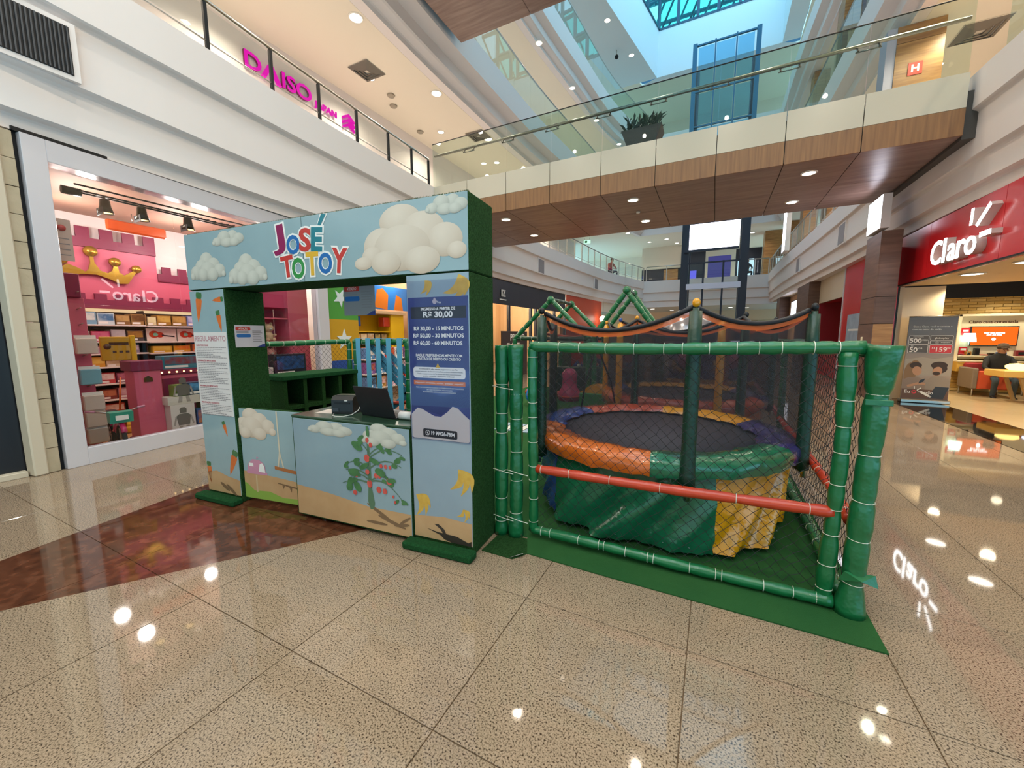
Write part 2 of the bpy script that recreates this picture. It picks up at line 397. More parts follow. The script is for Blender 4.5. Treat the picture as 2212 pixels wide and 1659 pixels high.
wall('wall_left','back wall of the second upper gallery, toy shop side',-10.5,-10.3,-12,31.5,10.2,13.85,m_cream)
wall('wall_left','back wall of the top gallery, toy shop side',-10.5,-10.3,-12,31.5,15.2,19.2,m_cream)
wall('wall_right','back wall of the first upper gallery, phone shop side',6.6,6.8,-12,31.5,5.2,8.8,m_cream)
wall('wall_right','back wall of the second upper gallery, phone shop side',6.6,6.8,-12,31.5,10.2,13.85,m_cream)
wall('wall_right','back wall of the top gallery, phone shop side',6.6,6.8,-12,31.5,15.2,19.2,m_cream)
wall('wall_back','plain wall closing the concourse behind the viewer',-14,10,-12.2,-12,-.1,19.3,m_cream)

# ---- far end: stepped balcony front, galleries, upper walls
for z,lab,prof in ((5.45,'white stepped balcony front closing the far end',[(0,3.55),(-.12,3.55),(-.12,3.95),(-.2,4.0),(-.2,4.55),(-.3,4.62),(-.3,5.45),(-.05,5.45),(-.05,5.2),(9,5.2)]),
                   (10.45,'second white band closing the far end',[(0,8.8),(-.1,8.8),(-.1,9.3),(-.3,9.5),(-.3,10.45),(-.05,10.45),(-.05,10.2),(9,10.2)]),
                   (15.5,'top white band closing the far end',[(0,13.85),(-.1,13.85),(-.1,14.4),(-.3,14.6),(-.3,15.5),(-.05,15.5),(-.05,15.2),(9,15.2)])):
    mb=MB(); 
    for i in range(len(prof)-1):
        (o0,z0),(o1,z1)=prof[i],prof[i+1]; mb.quad((-5.2,31.5+o0,z0),(-5.2,31.5+o1,z1),(3.4,31.5+o1,z1),(3.4,31.5+o0,z0))
    tag(mb.build('wall_front_balcony',m_plaster),lab,'balcony front',kind='structure')
for z,n in ((8.8,'first'),(13.85,'second'),(19.2,'top')):
    tag(MB().box(-14,10,31.5,40,z,z+.12).build('ceiling',m_ceil),'cream ceiling of the %s gallery across the far end'%n,'ceiling',kind='structure')
wall('wall_front','cream wall at the very end of the first gallery',-14,10,39.5,39.7,5.2,8.8,m_cream)
wall('wall_front','end wall of the second gallery',-14,10,37.5,37.7,10.2,13.85,m_cream)
wall('wall_front','end wall of the top gallery',-14,10,37.5,37.7,15.2,19.2,m_cream)
wall('wall_front','cream wall at the very end of the ground floor',-14,10,39.5,39.7,0,3.6,mat('wall_warm','#d8b88c',.6))
tag(MB().box(-14,10,31.5,40,3.55,3.62).build('ceiling',m_ceil),'warm ceiling of the far ground floor hall','ceiling',kind='structure')

# ---- roof well and clerestory
PWL=lambda y: max(-4.45-.1986*(31-y),PL(y)+.06)
PWR=lambda y: PR(y)-.2
m_well=mat('roof_well_white','#dfe6ea',.6)
mb=sweep(MB(),PWL,1,[(-2.8,19.19),(0,19.19),(0,22.2),(-.5,22.2)],-12,31,1); sweep(mb,PWR,-1,[(-.9,19.2),(0,19.2),(0,22.2),(-.5,22.2)],-12,31,1)
mb.quad((PWL(31),31,19.2),(PWR(31),31,19.2),(PWR(31),31,22.2),(PWL(31),31,22.2)); mb.quad((PWL(31),31,19.2),(PWR(31),31,19.2),(4,31.6,19.2),(-6,31.6,19.2))
tag(mb.build('wall_front_roof_well',m_well),'white upstand of the roof light under turquoise glazing','roof',kind='structure')
m_frame=mat('blue_steel','#39566b',.45,.3)
win=struct('window_1','turquoise clerestory glazing with steel frames under the roof','window')
x0,x1=PWL(31),PWR(31)
n=6
for i in range(n+1):
    x=x0+(x1-x0)*i/n; MB().box(x-.09,x+.09,30.95,31.2,22.2,27.4).build('mullion',m_frame,win)
for z in (22.2,24.3,26.4): MB().box(x0,x1,30.97,31.18,z-.07,z+.07).build('transom',m_frame,win)
for i in range(n):
    xa=x0+(x1-x0)*i/n; xb=x0+(x1-x0)*(i+1)/n
    for za,zb in ((22.2,24.3),(24.3,26.4)): MB().box(xa+.09,xb-.09,31.05,31.07,za+.07,zb-.07).build('pane',m_skyglass,win)
Yc=ys(14,31,2.1)
for i in range(len(Yc)-1):
    ya,yb=Yc[i],Yc[i+1]
    MB().bar((PWL(ya),ya,22.2),(PWL(ya),ya,27.4),.16,.2).build('mullion',m_frame,win)
    for z in (22.25,24.3,26.4): MB().bar((PWL(ya),ya,z),(PWL(yb),yb,z),.12,.12).build('transom',m_frame,win)
    for za,zb in ((22.2,24.3),(24.3,26.4)): MB().quad((PWL(ya)-.02,ya+.08,za+.06),(PWL(yb)-.02,yb-.08,za+.06),(PWL(yb)-.02,yb-.08,zb-.06),(PWL(ya)-.02,ya+.08,zb-.06)).build('pane',m_skyglass,win)
tr=struct('roof_truss','grey steel trusses seen through the turquoise roof glazing','roof truss')
for k,y in enumerate((33,36,39,42)):
    MB().tube([(-9,y,30),(7,y,30)],.16,6).build('chord',m_frame,tr); MB().tube([(-9,y,25.4),(7,y,25.4)],.16,6).build('chord',m_frame,tr)
    for q in range(8): MB().tube([(-9+2*q,y,25.4),(-8+2*q+(1 if q%2 else -1)*.0+1,y,30)],.09,5).build('brace',m_frame,tr)
# ================================================================== BALUSTRADES
def balustrade(name,label,fx,off,ylist,z,h,post_m,rail_m,gm,group=None,posts=True,pw=.045):
    t=thing(name,label,'balustrade',(fx(ylist[0])+off,ylist[0],z),0,group)
    P=lambda y,zz:(fx(y)+off,y,zz)
    for y in ylist:
        if posts: MB().bar(P(y,z),P(y,z+h),pw,pw).build('post',post_m,t,world=True)
    MB().tube([P(y,z+h+.03) for y in ys(ylist[0],ylist[-1],.6)],.03,8).build('handrail',rail_m,t,world=True)
    if posts:
        MB().tube([P(y,z+.16) for y in ys(ylist[0],ylist[-1],.6)],.012,6).build('bottom_rail',rail_m,t,world=True)
    for a,b in zip(ylist,ylist[1:]):
        e=.035 if posts else .006
        pa=Vector(P(a,0)); pb=Vector(P(b,0)); d=(pb-pa).normalized(); pa=pa+d*e; pb=pb-d*e
        MB().bar((pa.x,pa.y,z+(.2 if posts else .0)+(h-.25 if posts else h)/2),(pb.x,pb.y,z+(.2 if posts else .0)+(h-.25 if posts else h)/2),.012,h-.25 if posts else h).build('glass_pane',gm,t,world=True)
    return t
balustrade('balustrade','glass balustrade with dark posts along the near balcony edge',PL,-.1,[.6,1.55,2.5,3.46,4.45,5.39,6.33,7.3,8.15,8.85],5.45,.66,m_dark,m_steel,m_glass)
balustrade('balustrade','glass balustrade with steel posts beyond the footbridge',PL,-.1,ys(12.5,31.3,.98),5.45,.95,m_steel,m_steel,m_glass)
balustrade('balustrade','glass balustrade on the right balcony beyond the footbridge',lambda y:PR(y),.1,ys(12.6,31.3,1.1),5.45,.95,m_steel,m_steel,m_glass)
balustrade('balustrade','frameless glass balustrade of the second upper floor on the toy shop side',PL,-.1,ys(7,31,1.45),10.45,1.25,m_steel,m_steel,m_glassg,None,False)
balustrade('balustrade','frameless glass balustrade of the top floor on the toy shop side',PL,-.1,ys(7,31,1.45),15.5,1.35,m_steel,m_steel,m_glassg,None,False)
balustrade('balustrade','frameless glass balustrade of the second upper floor on the phone shop side',PR,.1,ys(7,31,1.45),10.45,1.25,m_steel,m_steel,m_glassg,None,False)
balustrade('balustrade','frameless glass balustrade of the near right balcony rim',PR,.1,ys(3,8.6,1.12),5.45,.95,m_steel,m_steel,m_glassg,None,False)
def far_bal(x0,x1,z,label):
    t=thing('balustrade',label,'balustrade',(x0,31.3,z))
    n=max(2,round((x1-x0)/1.2))
    for i in range(n+1):
        x=x0+(x1-x0)*i/n; MB().box(x-.03,x+.03,31.27,31.33,z,z+1).build('post',m_steel,t,world=True)
    MB().tube([(x0,31.3,z+1.03),(x1,31.3,z+1.03)],.035,8).build('handrail',m_steel,t,world=True)
    for i in range(n):
        xa=x0+(x1-x0)*i/n+.05; xb=x0+(x1-x0)*(i+1)/n-.05; MB().box(xa,xb,31.29,31.31,z+.15,z+.95).build('glass_pane',m_glass,t,world=True)
far_bal(-4.7,-1.9,5.45,'steel and glass balustrade across the far end left of the lift')
far_bal(1.4,3.0,5.45,'steel and glass balustrade across the far end right of the lift')
far_bal(-4.7,3.0,10.45,'steel and glass balustrade across the far end one floor higher')

# ================================================================== FOOTBRIDGES
def bridge(label,yn,yf,zs,xs,front_glass=True,near=True):
    """soffit at zs, wood band .4, cream band .5; xs panel joints"""
    t=struct('footbridge',label,'footbridge',(xs[0],yn,zs))
    g=.007
    MB().box(xs[0],xs[-1],yn+.03,yf-.03,zs+.03,zs+.75).build('deck',m_groove,t,world=True)
    ym=(yn+yf)/2
    for a,b in zip(xs,xs[1:]):
        if near:
            MB().box(a+g,b-g,yn,yn+.03,zs+.40,zs+.90).build('fascia_panel',m_fasc,t,world=True)
            MB().box(a+g,b-g,yn,yn+.03,zs,zs+.395).build('wood_panel',m_woodv,t,world=True)
        MB().box(a+g,b-g,yn+.032,ym-g,zs,zs+.03).build('soffit_panel',m_wood,t,world=True)
        MB().box(a+g,b-g,ym+g,yf,zs,zs+.03).build('soffit_panel',m_wood,t,world=True)
        MB().box(a+g,b-g,yf-.03,yf,zs+.03,zs+.90).build('fascia_panel',m_fasc,t,world=True)
    return t
m_fasc=mat('bridge_cream_panel','#ddd0ba',.22)
m_rail=mat('handrail_steel','#8f8d88',.25,1)
XS=[-6.97,-5.85,-4.72,-3.57,-2.38,-1.25,-.14,.96,2.04,3.27]
br=bridge('footbridge with walnut underside and cream edge crossing the concourse',8.95,12.4,4.55,XS)
MB().box(3.27,3.9,9.0,12.3,4.5,5.2).build('end_cap',mat('grey_steel_channel','#4a443f',.5),br,world=True)
for a,b in zip(XS,XS[1:]):
    for y in (9.02,12.3):
        MB().box(a+.006,b-.006,y-.006,y+.006,5.40,6.55).build('glass_pane',m_glassg,br,world=True)
for y,s in ((9.02,1),(12.3,-1)):
    MB().tube([(XS[0],y+.09*s,6.3),(3.25,y+.09*s,6.3)],.032,10).build('handrail',m_rail,br,world=True)
    MB().tube([(XS[0],y,6.56),(3.27,y,6.56)],.011,6).build('glass_cap',m_dark,br,world=True)
    for x in XS[1:-1]:
        mb=MB()
        for q in (-.14,.14): mb.tube([(x+q,y-.02*s,6.19),(x+q,y+.05*s,6.19),(x+q,y+.09*s,6.27)],.012,6)
        mb.tube([(x-.17,y+.05*s,6.19),(x+.17,y+.05*s,6.19)],.01,6); mb.build('rail_bracket',m_rail,br,world=True)
br2=bridge('upper footbridge with walnut underside high above the booth',6.7,10.15,9.65,[-6.75,-4.6,-2.45,-.3,1.85,4.0])

def downlight(x,y,z,r=.10,group=None,label=None,m=None,power=0):
    t=thing('downlight',label,'ceiling light',(x,y,z),0,group)
    MB().lathe([(r,-.012),(r,-.004)],(0,0,0),16).build('lens',m or m_downlight,t)
    MB().lathe([(r,-.004),(r+.001,-.018),(r+.03,-.012),(r+.035,0)],(0,0,0),16).build('trim_ring',m_ring,t)
    if power:
        d=bpy.data.lights.new('downlight_bulb','SPOT'); d.energy=power; d.color=WARM; d.spot_size=2.2; d.spot_blend=.6; d.shadow_soft_size=.1
        o=place('downlight_bulb',d,t,(0,0,-.03))
    return t
names=['left','middle','right']
for i,x in enumerate((-4.6,-1.2,2.2)):
    for j,y in enumerate((7.6,9.3)): downlight(x,y,9.648,.11,'downlights under the upper footbridge','round downlight under the upper footbridge, %s of three in the %s row'%(names[i],('front','back')[j]))
for i,x in enumerate((-5.06,-1.79,1.45)):
    for j,y in enumerate((9.6,11.45)):
        downlight(x,y,4.548,.105,'downlights under the footbridge','round downlight under the bridge, %s of three in the %s row'%(names[i],('front','back')[j]),None,90)
LL=[(-7.28,7.32),(-7.36,10.47),(-7.36,13.6),(-7.1,16.6),(-7.0,19.6)]
for i,(x,y) in enumerate(LL): downlight(PL(y)-.95,y,8.8,.14,'recessed lights along the balcony ceiling edge','large recessed light at the ceiling edge above the pink sign, %s of five'%['nearest','second nearest','middle','fourth','farthest'][i])
for i,(x,y) in enumerate([(-9.11,9.04),(-9.16,12.37),(-9.14,15.32),(-8.6,15.5),(-9.1,18.2),(-8.9,21.5)]):
    downlight(x,y,8.8,.10,'small lights deep in the balcony ceiling','small recessed light deep in the gallery ceiling, %s from the front'%['first','second','third','fourth','fifth','sixth'][i])
for k,(y,x) in enumerate([(16.9,-7.0),(20.5,-6.8),(24,-6.3),(27.5,-5.7)]): downlight(PL(y)-.4,y,13.85,.13,'lights under the second upper band','recessed light under the second upper balcony, %s from the front'%['first','second','third','fourth'][k])
for k,(y,x) in enumerate([(20.5,-7.3),(24.4,-6.24),(27.9,-5.56)]): downlight(PWL(y)-.55,y,19.2,.15,'lights beside the roof well','recessed light beside the roof well, %s from the front'%['first','second','third'][k],downlight and m_downlight2)
for k,(x,y,z) in enumerate([(5.05,15.73,8.8),(4.45,12.2,8.8),(5.17,17.2,8.8),(4.5,10.4,8.8)]): downlight(x,y,z,.12,'lights in the right gallery ceiling','recessed light in the right gallery ceiling, %s in the row'%['first','second','third','fourth'][k])
for k,(x,y) in enumerate([(-3.6,33.2),(-1.9,33),(-4.9,33.6),(-3.0,35),(2.1,34),(3.3,36.5),(-5.9,30)]): downlight(x,y,8.79,.14,'far gallery lights','recessed light in the far gallery ceiling, spot %s'%['one','two','three','four','five','six','seven'][k],m_downlight2)
for k,(x,y) in enumerate([(-6.3,32.5),(-5.2,34),(-4.4,33),(-3.2,35.5),(-7.4,33.5),(1.0,34),(2.1,35)]): downlight(x,y,3.54,.16,'far hall lights','recessed light in the far ground floor hall, spot %s'%['one','two','three','four','five','six','seven'][k],m_downlight2)

def diffuser(x,y,z,s,label,rot=0):
    t=thing('air_diffuser',label,'air vent',(x,y,z),rot)
    MB().box(-s,s,-s,s,-.02,0).build('frame',mat('vent_frame','#d8cfc0',.5),t)
    mb=MB()
    for k in range(1,4):
        q=s*(1-.26*k); mb.add([(-q-.1,-q-.1,-.02),(q+.1,-q-.1,-.02),(q+.1,q+.1,-.02),(-q-.1,q+.1,-.02),(-q,-q,-.06),(q,-q,-.06),(q,q,-.06),(-q,q,-.06)],[(0,1,5,4),(1,2,6,5),(2,3,7,6),(3,0,4,7)])
    mb.build('louver',mat('vent_grey','#6f675c',.6),t)
diffuser(-8.95,8.75,8.8,.34,'square ceiling diffuser above the pink sign')
diffuser(-8.1,13.2,8.8,.34,'square ceiling diffuser seen through the bridge glass')
diffuser(5.35,14.5,8.8,.42,'square ceiling diffuser in the right gallery')
for k,(x,y) in enumerate([(-9.17,9.9),(-9.5,10.35),(-9.8,12)]):
    t=thing('ceiling_speaker','small round ceiling speaker by the square diffuser, %s of three'%['first','second','third'][k],'speaker',(x,y,8.8),0,'round ceiling speakers'); MB().lathe([(.12,-.02),(.1,-.05),(.0001,-.06)],(0,0,0),14).build('grille',mat('speaker_grey','#a89c8a',.6),t)
# air grille in the near balcony band
ac=thing('air_grille','dark slatted air grille set in the near balcony front','air vent',(PL(1.75)-.06,1.75,4.53),0)
MB().box(-.02,.03,-1.25,.27,-.29,.29).build('frame',m_plaster,ac)
MB().box(.0,.034,-1.2,.22,-.24,.24).build('recess',m_dark,ac)
for k in range(44): MB().box(.03,.05,-1.18+k*.032,-1.168+k*.032,-.235,.235).build('slat',mat('grille_grey','#45464a',.5),ac)
def small_grille(fx,sgn,y,z,label):
    t=thing('air_grille',label,'air vent',(fx(y)-sgn*.07,y,z)); d=sgn
    MB().box(*(sorted((-.02*d,.03*d))),-.36,.36,-.33,.33).build('frame',m_plaster,t); MB().box(*(sorted((0,.04*d))),-.31,.31,-.28,.28).build('grille',mat('grille_mid','#8d8789',.6),t)
small_grille(PL,1,16.5,4.53,'square grey air grille on the far left balcony, nearer one')
small_grille(PL,1,23.6,4.53,'square grey air grille on the far left balcony, farther one')
small_grille(PR,-1,15.6,4.53,'square grey air grille on the right balcony beside the lit pillar')
small_grille(PR,-1,21.6,4.53,'square grey air grille on the right balcony, farther one')

# DAISO sign
m_pink=lamp('pink_sign_light','#ff1fc0',1.1); m_pinkside=mat('sign_return','#8a1f5a',.5)
ds=thing('shop_sign','glowing pink letters reading DAISO JAPAN on the upper gallery wall','shop sign',(-10.28,6.15,7.85))
for ch,y,w in (('D',.22,1.15),('I',.99,1.1),('S',1.2,1.12),('O',1.56,1.15)):
    text('letter',ch,.52,m_pinkside,ds,(.03,y,.18),(PI/2,0,PI/2),.03,.010,sx=w); text('letter',ch,.52,m_pink,ds,(.064,y,.18),(PI/2,0,PI/2),.004,.010,sx=w)
fixnormals(MB().prism([(.42,.0),(.62,.37),(.72,.37),(.93,.0),(.83,.0),(.67,.28),(.52,.0)],'x',.0,.07).build('letter',m_pink,ds))
text('small_letters','JAPAN',.22,m_pink,ds,(.05,2.25,.08),(PI/2,0,PI/2),.02,.005,sx=1.12)
for k in range(3):
    z=-.05+.13*k; MB().prism([(2.83,z-.08),(3.04,z+.05),(3.25,z-.08),(3.25,z-.01),(3.04,z+.12),(2.83,z-.01)],'x',0,.06).build('chevron',m_pink,ds)

# planter on the bridge
pl=thing('planter','stone trough of dark leafy plants standing on the footbridge','planter',(-1.62,9.52,5.55))
fixnormals(MB().add([(-.28,-.2,0),(.28,-.2,0),(.28,.2,0),(-.28,.2,0),(-.42,-.25,.36),(.42,-.25,.36),(.42,.25,.36),(-.42,.25,.36)],[(0,3,2,1),(4,5,6,7),(0,1,5,4),(1,2,6,5),(2,3,7,6),(3,0,4,7)]).build('trough',mat('dark_stone','#5b4c4b',.7,bump=(20,.4)),pl))
MB().box(-.3,.3,-.2,.2,-.12,0).build('plinth',m_plaster,pl)
m_leaf=mat('leaf_dark','#25382c',.45,var=(6,.6,'#41573f'))
mb=MB()
for k in range(170):
    bx,by=random.uniform(-.36,.36),random.uniform(-.18,.18); a=random.uniform(0,2*PI); l=random.uniform(.16,.34); el=random.uniform(.4,1.4)
    d=Vector((math.cos(a)*math.cos(el),math.sin(a)*math.cos(el),math.sin(el))); s=d.cross(Vector((0,0,1))).normalized()*random.uniform(.02,.035); z0=.33+random.uniform(0,.2)
    b=Vector((bx,by,z0)); m_=b+d*l*.55; e=b+d*l-Vector((0,0,.05)); mb.add([b,m_+s,e,m_-s],[(0,1,2,3)])
mb.build('foliage',m_leaf,pl).__setitem__('kind','stuff')

# ================================================================== LIFT TOWER
m_navy=mat('navy_steel','#252b3a',.4,.2); m_bluest=mat('lift_blue_steel','#2b5f7d',.35,.3)
lt=struct('lift_tower','glass lift tower with dark steel frame standing at the far end','lift',(-.2,24,0))
for x in (-1.62,1.2):
    MB().box(x-.19,x+.19,24,24.4,0,8.6).build('pillar',m_navy,lt,world=True); MB().box(x-.10,x+.10,24,24.2,8.6,16.3).build('pillar',m_bluest,lt,world=True)
    MB().box(x-.14,x+.14,26.4,26.7,0,16.3).build('pillar',m_navy,lt,world=True)
for z in (4.15,5.35,7.45,9.6,11.2,12.3,14.0,16.2):
    MB().box(-1.62,1.2,24.02,24.12,z-.035,z+.035).build('transom',m_navy if z<9 else m_bluest,lt,world=True)
for x in (-.68,.26):
    MB().box(x-.045,x+.045,24.03,24.15,2.2,5.4).build('mullion',m_navy,lt,world=True); MB().box(x-.035,x+.035,24.03,24.11,7.5,16.3).build('mullion',m_bluest,lt,world=True)
for (za,zb) in ((2.3,4.1),(4.2,5.3),(7.6,9.5),(9.7,11.1),(11.3,12.2),(12.4,13.9),(14.1,16.1)):
    for xa,xb in ((-1.44,-.73),(-.63,.21),(.31,1.01)): MB().box(xa,xb,24.08,24.1,za,zb).build('glass_pane',m_blueglass if za>7 else m_glass,lt,world=True)
MB().box(-1.5,1.1,23.95,24.2,3.95,4.25).build('band',mat('lift_band','#c7cbe0',.5),lt,world=True)
scr=thing('display_screen','big glowing white display screen mounted on the lift tower','screen',(-.2,23.95,6.7))
MB().box(-1.46,1.12,-.04,.05,-.78,.72).build('bezel',m_navy,scr); 
fixnormals(MB().add([(-1.24,-.05,-.66),(1.12,-.05,-.66),(1.12,-.05,.64),(-1.24,-.05,.64),(-1.24,-.03,-.66),(1.12,-.03,-.66),(1.12,-.03,.64),(-1.24,-.03,.64)],[(0,1,2,3),(4,7,6,5),(0,4,5,1),(1,5,6,2),(2,6,7,3),(3,7,4,0)]).build('screen',lamp('screen_white','#f4efff',6),scr))
# ================================================================== TICKET BOOTH
BA=math.radians(5.0); B0=(-4.204,1.888,0)
m_turf=mat('green_turf','#25491f',.95,bump=(260,1.0),var=(90,.7,'#3f6c38'),spec=.15)
m_turf2=mat('green_turf_light','#1c4c28',.95,bump=(200,1.0),var=(70,.6,'#2c6a38'),spec=.15)
m_sky=mat('print_sky','#8fa5aa',.12,coat=.2,var=(2.2,.5,'#9db1b4'),bump=(9,.05))
m_skyd=mat('print_sky_deep','#8b9ba8',.12,coat=.2,var=(2.2,.5,'#97a8b2'),bump=(9,.05))
m_sand=mat('print_sand','#c49c72',.14,coat=.2,var=(8,.4,'#b48a60'))
m_white=mat('print_white','#ece6e0',.25); m_red=mat('print_red','#c2403a',.25); m_blue=mat('print_blue','#2f69a8',.25)
m_green=mat('print_green','#3d8a48',.25); m_yel=mat('print_yellow','#dba93a',.25); m_mag=mat('print_magenta','#8d2a55',.25)
m_teal=mat('print_teal','#2f7a86',.25); m_orange=mat('print_orange','#d9743a',.25,var=(14,.6,'#c65f2b')); m_brownp=mat('print_brown','#5c3d2b',.25)
m_shade=mat('print_shade','#7d6148',.25); m_navyp=mat('print_navy','#3a4078',.15,coat=.25,var=(3,.4,'#454c8a'),bump=(14,.08))
m_cloud=toned('print_cloud','#cdc9bc','#86837a'); m_cloud2=toned('print_cloud_warm','#dccab8','#b0967e')
m_banana=mat('print_banana','#d2a84c',.25,var=(20,.5,'#b98a34')); m_leafp=mat('print_leaf','#4d7a4c',.25,var=(18,.6,'#3a5f3d'))
m_black=mat('print_black','#26262b',.3); m_pinkp=mat('print_pink','#c98aa0',.25)

_off=[0]
def disc_mesh(els, y0, step=.0004, seg=22):
    """flat printed ellipses (u,v,ru,rv[,angle]) on a panel facing -y, stacked in paper-thin layers"""
    mb=MB(); y=y0
    for e in els:
        u,v,ru,rv=e[:4]; an=e[4] if len(e)>4 else 0; ca,sa=math.cos(an),math.sin(an); y-=step; V=[]
        for k in range(seg):
            a=2*PI*k/seg; p,q=ru*math.cos(a),rv*math.sin(a); V.append((u+p*ca-q*sa,y,v+p*sa+q*ca))
        mb.add(V,[tuple(range(seg))])
    return mb
def poly_mesh(polys, y0, step=.0004):
    mb=MB(); y=y0
    for p in polys:
        y-=step; mb.add([(u,y,v) for u,v in p],[tuple(range(len(p)))])
    return mb
def cloud(parent, y, cu, cv, w, h, warm=False, seed=0, name='printed_cloud'):
    L=[(-.33,-.16,.17,.24),(.34,-.14,.16,.22),(-.02,.17,.2,.33),(-.17,.0,.19,.28),(.17,.02,.19,.28),(-.14,-.24,.15,.22),(.14,-.26,.16,.22),(0,-.12,.24,.3),(-.44,-.27,.07,.12),(.45,-.26,.06,.1)]
    if seed==1: L=[(-.34,-.1,.15,.26),(-.12,.1,.2,.38),(.14,.12,.17,.34),(.32,-.05,.17,.3),(-.03,-.2,.2,.26),(.2,-.22,.16,.24),(-.45,-.16,.06,.12)]
    if seed==2: L=[(-.24,-.05,.17,.28),(-.06,.3,.19,.24),(.14,.1,.2,.3),(.33,-.04,.15,.24),(-.05,-.1,.26,.34),(.13,-.3,.16,.2),(-.2,-.3,.14,.18),(.43,-.2,.08,.12),(-.42,-.28,.09,.1),(-.33,-.18,.1,.14)]
    mb=MB(); tone=[]; yy=y
    L=sorted(L,key=lambda e:-e[1])
    for a,b,c,d in L:
        yy-=.0003; V=[(cu+a*w-.15*c*w,yy,cv+b*h+.35*d*h)]; tone.append(1.0); n=26
        for rr in (.55,1.0):
            for k in range(n):
                an=2*PI*k/n; V.append((cu+a*w+(-.15*c*w*(1-rr))+rr*c*w*math.cos(an),yy,cv+b*h+.35*d*h*(1-rr)+rr*d*h*math.sin(an)))
                tone.append(max(0,min(1,(.88 if rr<1 else .60)+(.10 if rr<1 else .34)*math.sin(an)-.12*max(0,math.cos(an)))))
        F=[(0,1+k,1+(k+1)%n) for k in range(n)]+[(1+k,1+n+k,1+n+(k+1)%n,1+(k+1)%n) for k in range(n)]
        mb.add(V,F)
    o=mb.build(name,m_cloud2 if warm else m_cloud,parent); at=o.data.attributes.new('tone','FLOAT','POINT'); at.data.foreach_set('value',tone); return o
def carrot(parent,y,cu,cv,l,ang):
    n=7; P=[]; ca,sa=math.cos(ang),math.sin(ang)
    prof=[(-.5,.0),(-.3,.07),(0,.13),(.25,.165),(.33,.12)]
    q=[(t*l,w*l) for t,w in prof]+[(t*l,-w*l) for t,w in reversed(prof)]
    o=poly_mesh([[(cu+a*ca-b*sa,cv+a*sa+b*ca) for a,b in q]],y).build('printed_carrot',m_orange,parent)
    disc_mesh([(cu+(.42*l)*ca-s*sa,cv+(.42*l)*sa+s*ca,.12*l,.07*l,ang+s*3) for s in (-.08*l,0,.08*l)],y-.0006).build('carrot_leaf',m_leafp,o)
def bananas(parent,y,cu,cv,s,angs):
    polys=[]
    for a0,l in angs:
        P=[];Q=[]
        for k in range(9):
            t=k/8; a=a0+.9*(t-.5); r=s*l; w=.16*s*math.sin(PI*min(1,t*.92+.06))
            cx=cu+math.sin(a0)*0+ r*t*math.cos(a0)-.28*r*math.sin(PI*t)*math.sin(a0); cz=cv+r*t*math.sin(a0)+.28*r*math.sin(PI*t)*math.cos(a0)
            nx,nz=-math.sin(a0),math.cos(a0); P.append((cx+nx*w,cz+nz*w)); Q.append((cx-nx*w,cz-nz*w))
        polys.append(P+Q[::-1])
    poly_mesh(polys,y).build('printed_bananas',m_banana,parent)

bo=thing('ticket_booth','green turf-covered booth arch with sky-blue cartoon print panels','booth',B0,BA)
D=.35; Wd=2.83
MB().bbox(0,.47,0,D,0,1.90,.006).build('pillar',m_turf,bo); MB().bbox(2.345,Wd,0,D,0,1.90,.006).build('pillar',m_turf,bo)
MB().bbox(0,Wd,0,D,1.905,2.385,.008).build('header',m_turf,bo)
# turf tufts on the top edges
mb=MB()
for k in range(5200):
    if k<3300: x=random.uniform(0,Wd); y=random.choice((random.uniform(-.004,.012),random.uniform(-.004,.012),random.uniform(0,D))); z=2.382
    else: x=Wd-random.uniform(-.004,.01); y=random.uniform(0,D); z=random.uniform(0,2.38)
    l=random.uniform(.004,.010); a=random.uniform(0,2*PI)
    if k<3300: e=(x+l*.6*math.cos(a),y+l*.6*math.sin(a),z+l)
    else: e=(x+l,y+l*.5*math.cos(a),z+l*.5*math.sin(a))
    mb.add([(x-.0015,y,z),(x+.0015,y,z),e],[(0,1,2)])
mb.build('turf_pile',m_turf2,bo).__setitem__('kind','stuff')
for x0,x1 in ((-.03,.5),(2.31,Wd+.03)):
    MB().bbox(x0,x1,-.115,-.012,.0,.055,.012).build('turf_foot',m_turf2,bo)
yp=-.006
hp=MB().bbox(.006,1.419,yp,0,1.91,2.38,.002).build('header_panel',m_sky,bo); hp2=MB().bbox(1.424,Wd-.006,yp,0,1.91,2.38,.002).build('header_panel',m_sky,bo)
cloud(hp,yp,.588,2.300,.40,.14,False,1); cloud(hp,yp,.293,2.09,.46,.25,False,0); cloud(hp,yp,.791,2.037,.46,.26,False,0)
cloud(hp2,yp,2.367,2.125,.88,.44,True,2); cloud(hp2,yp,2.675,2.317,.31,.13,False,1)
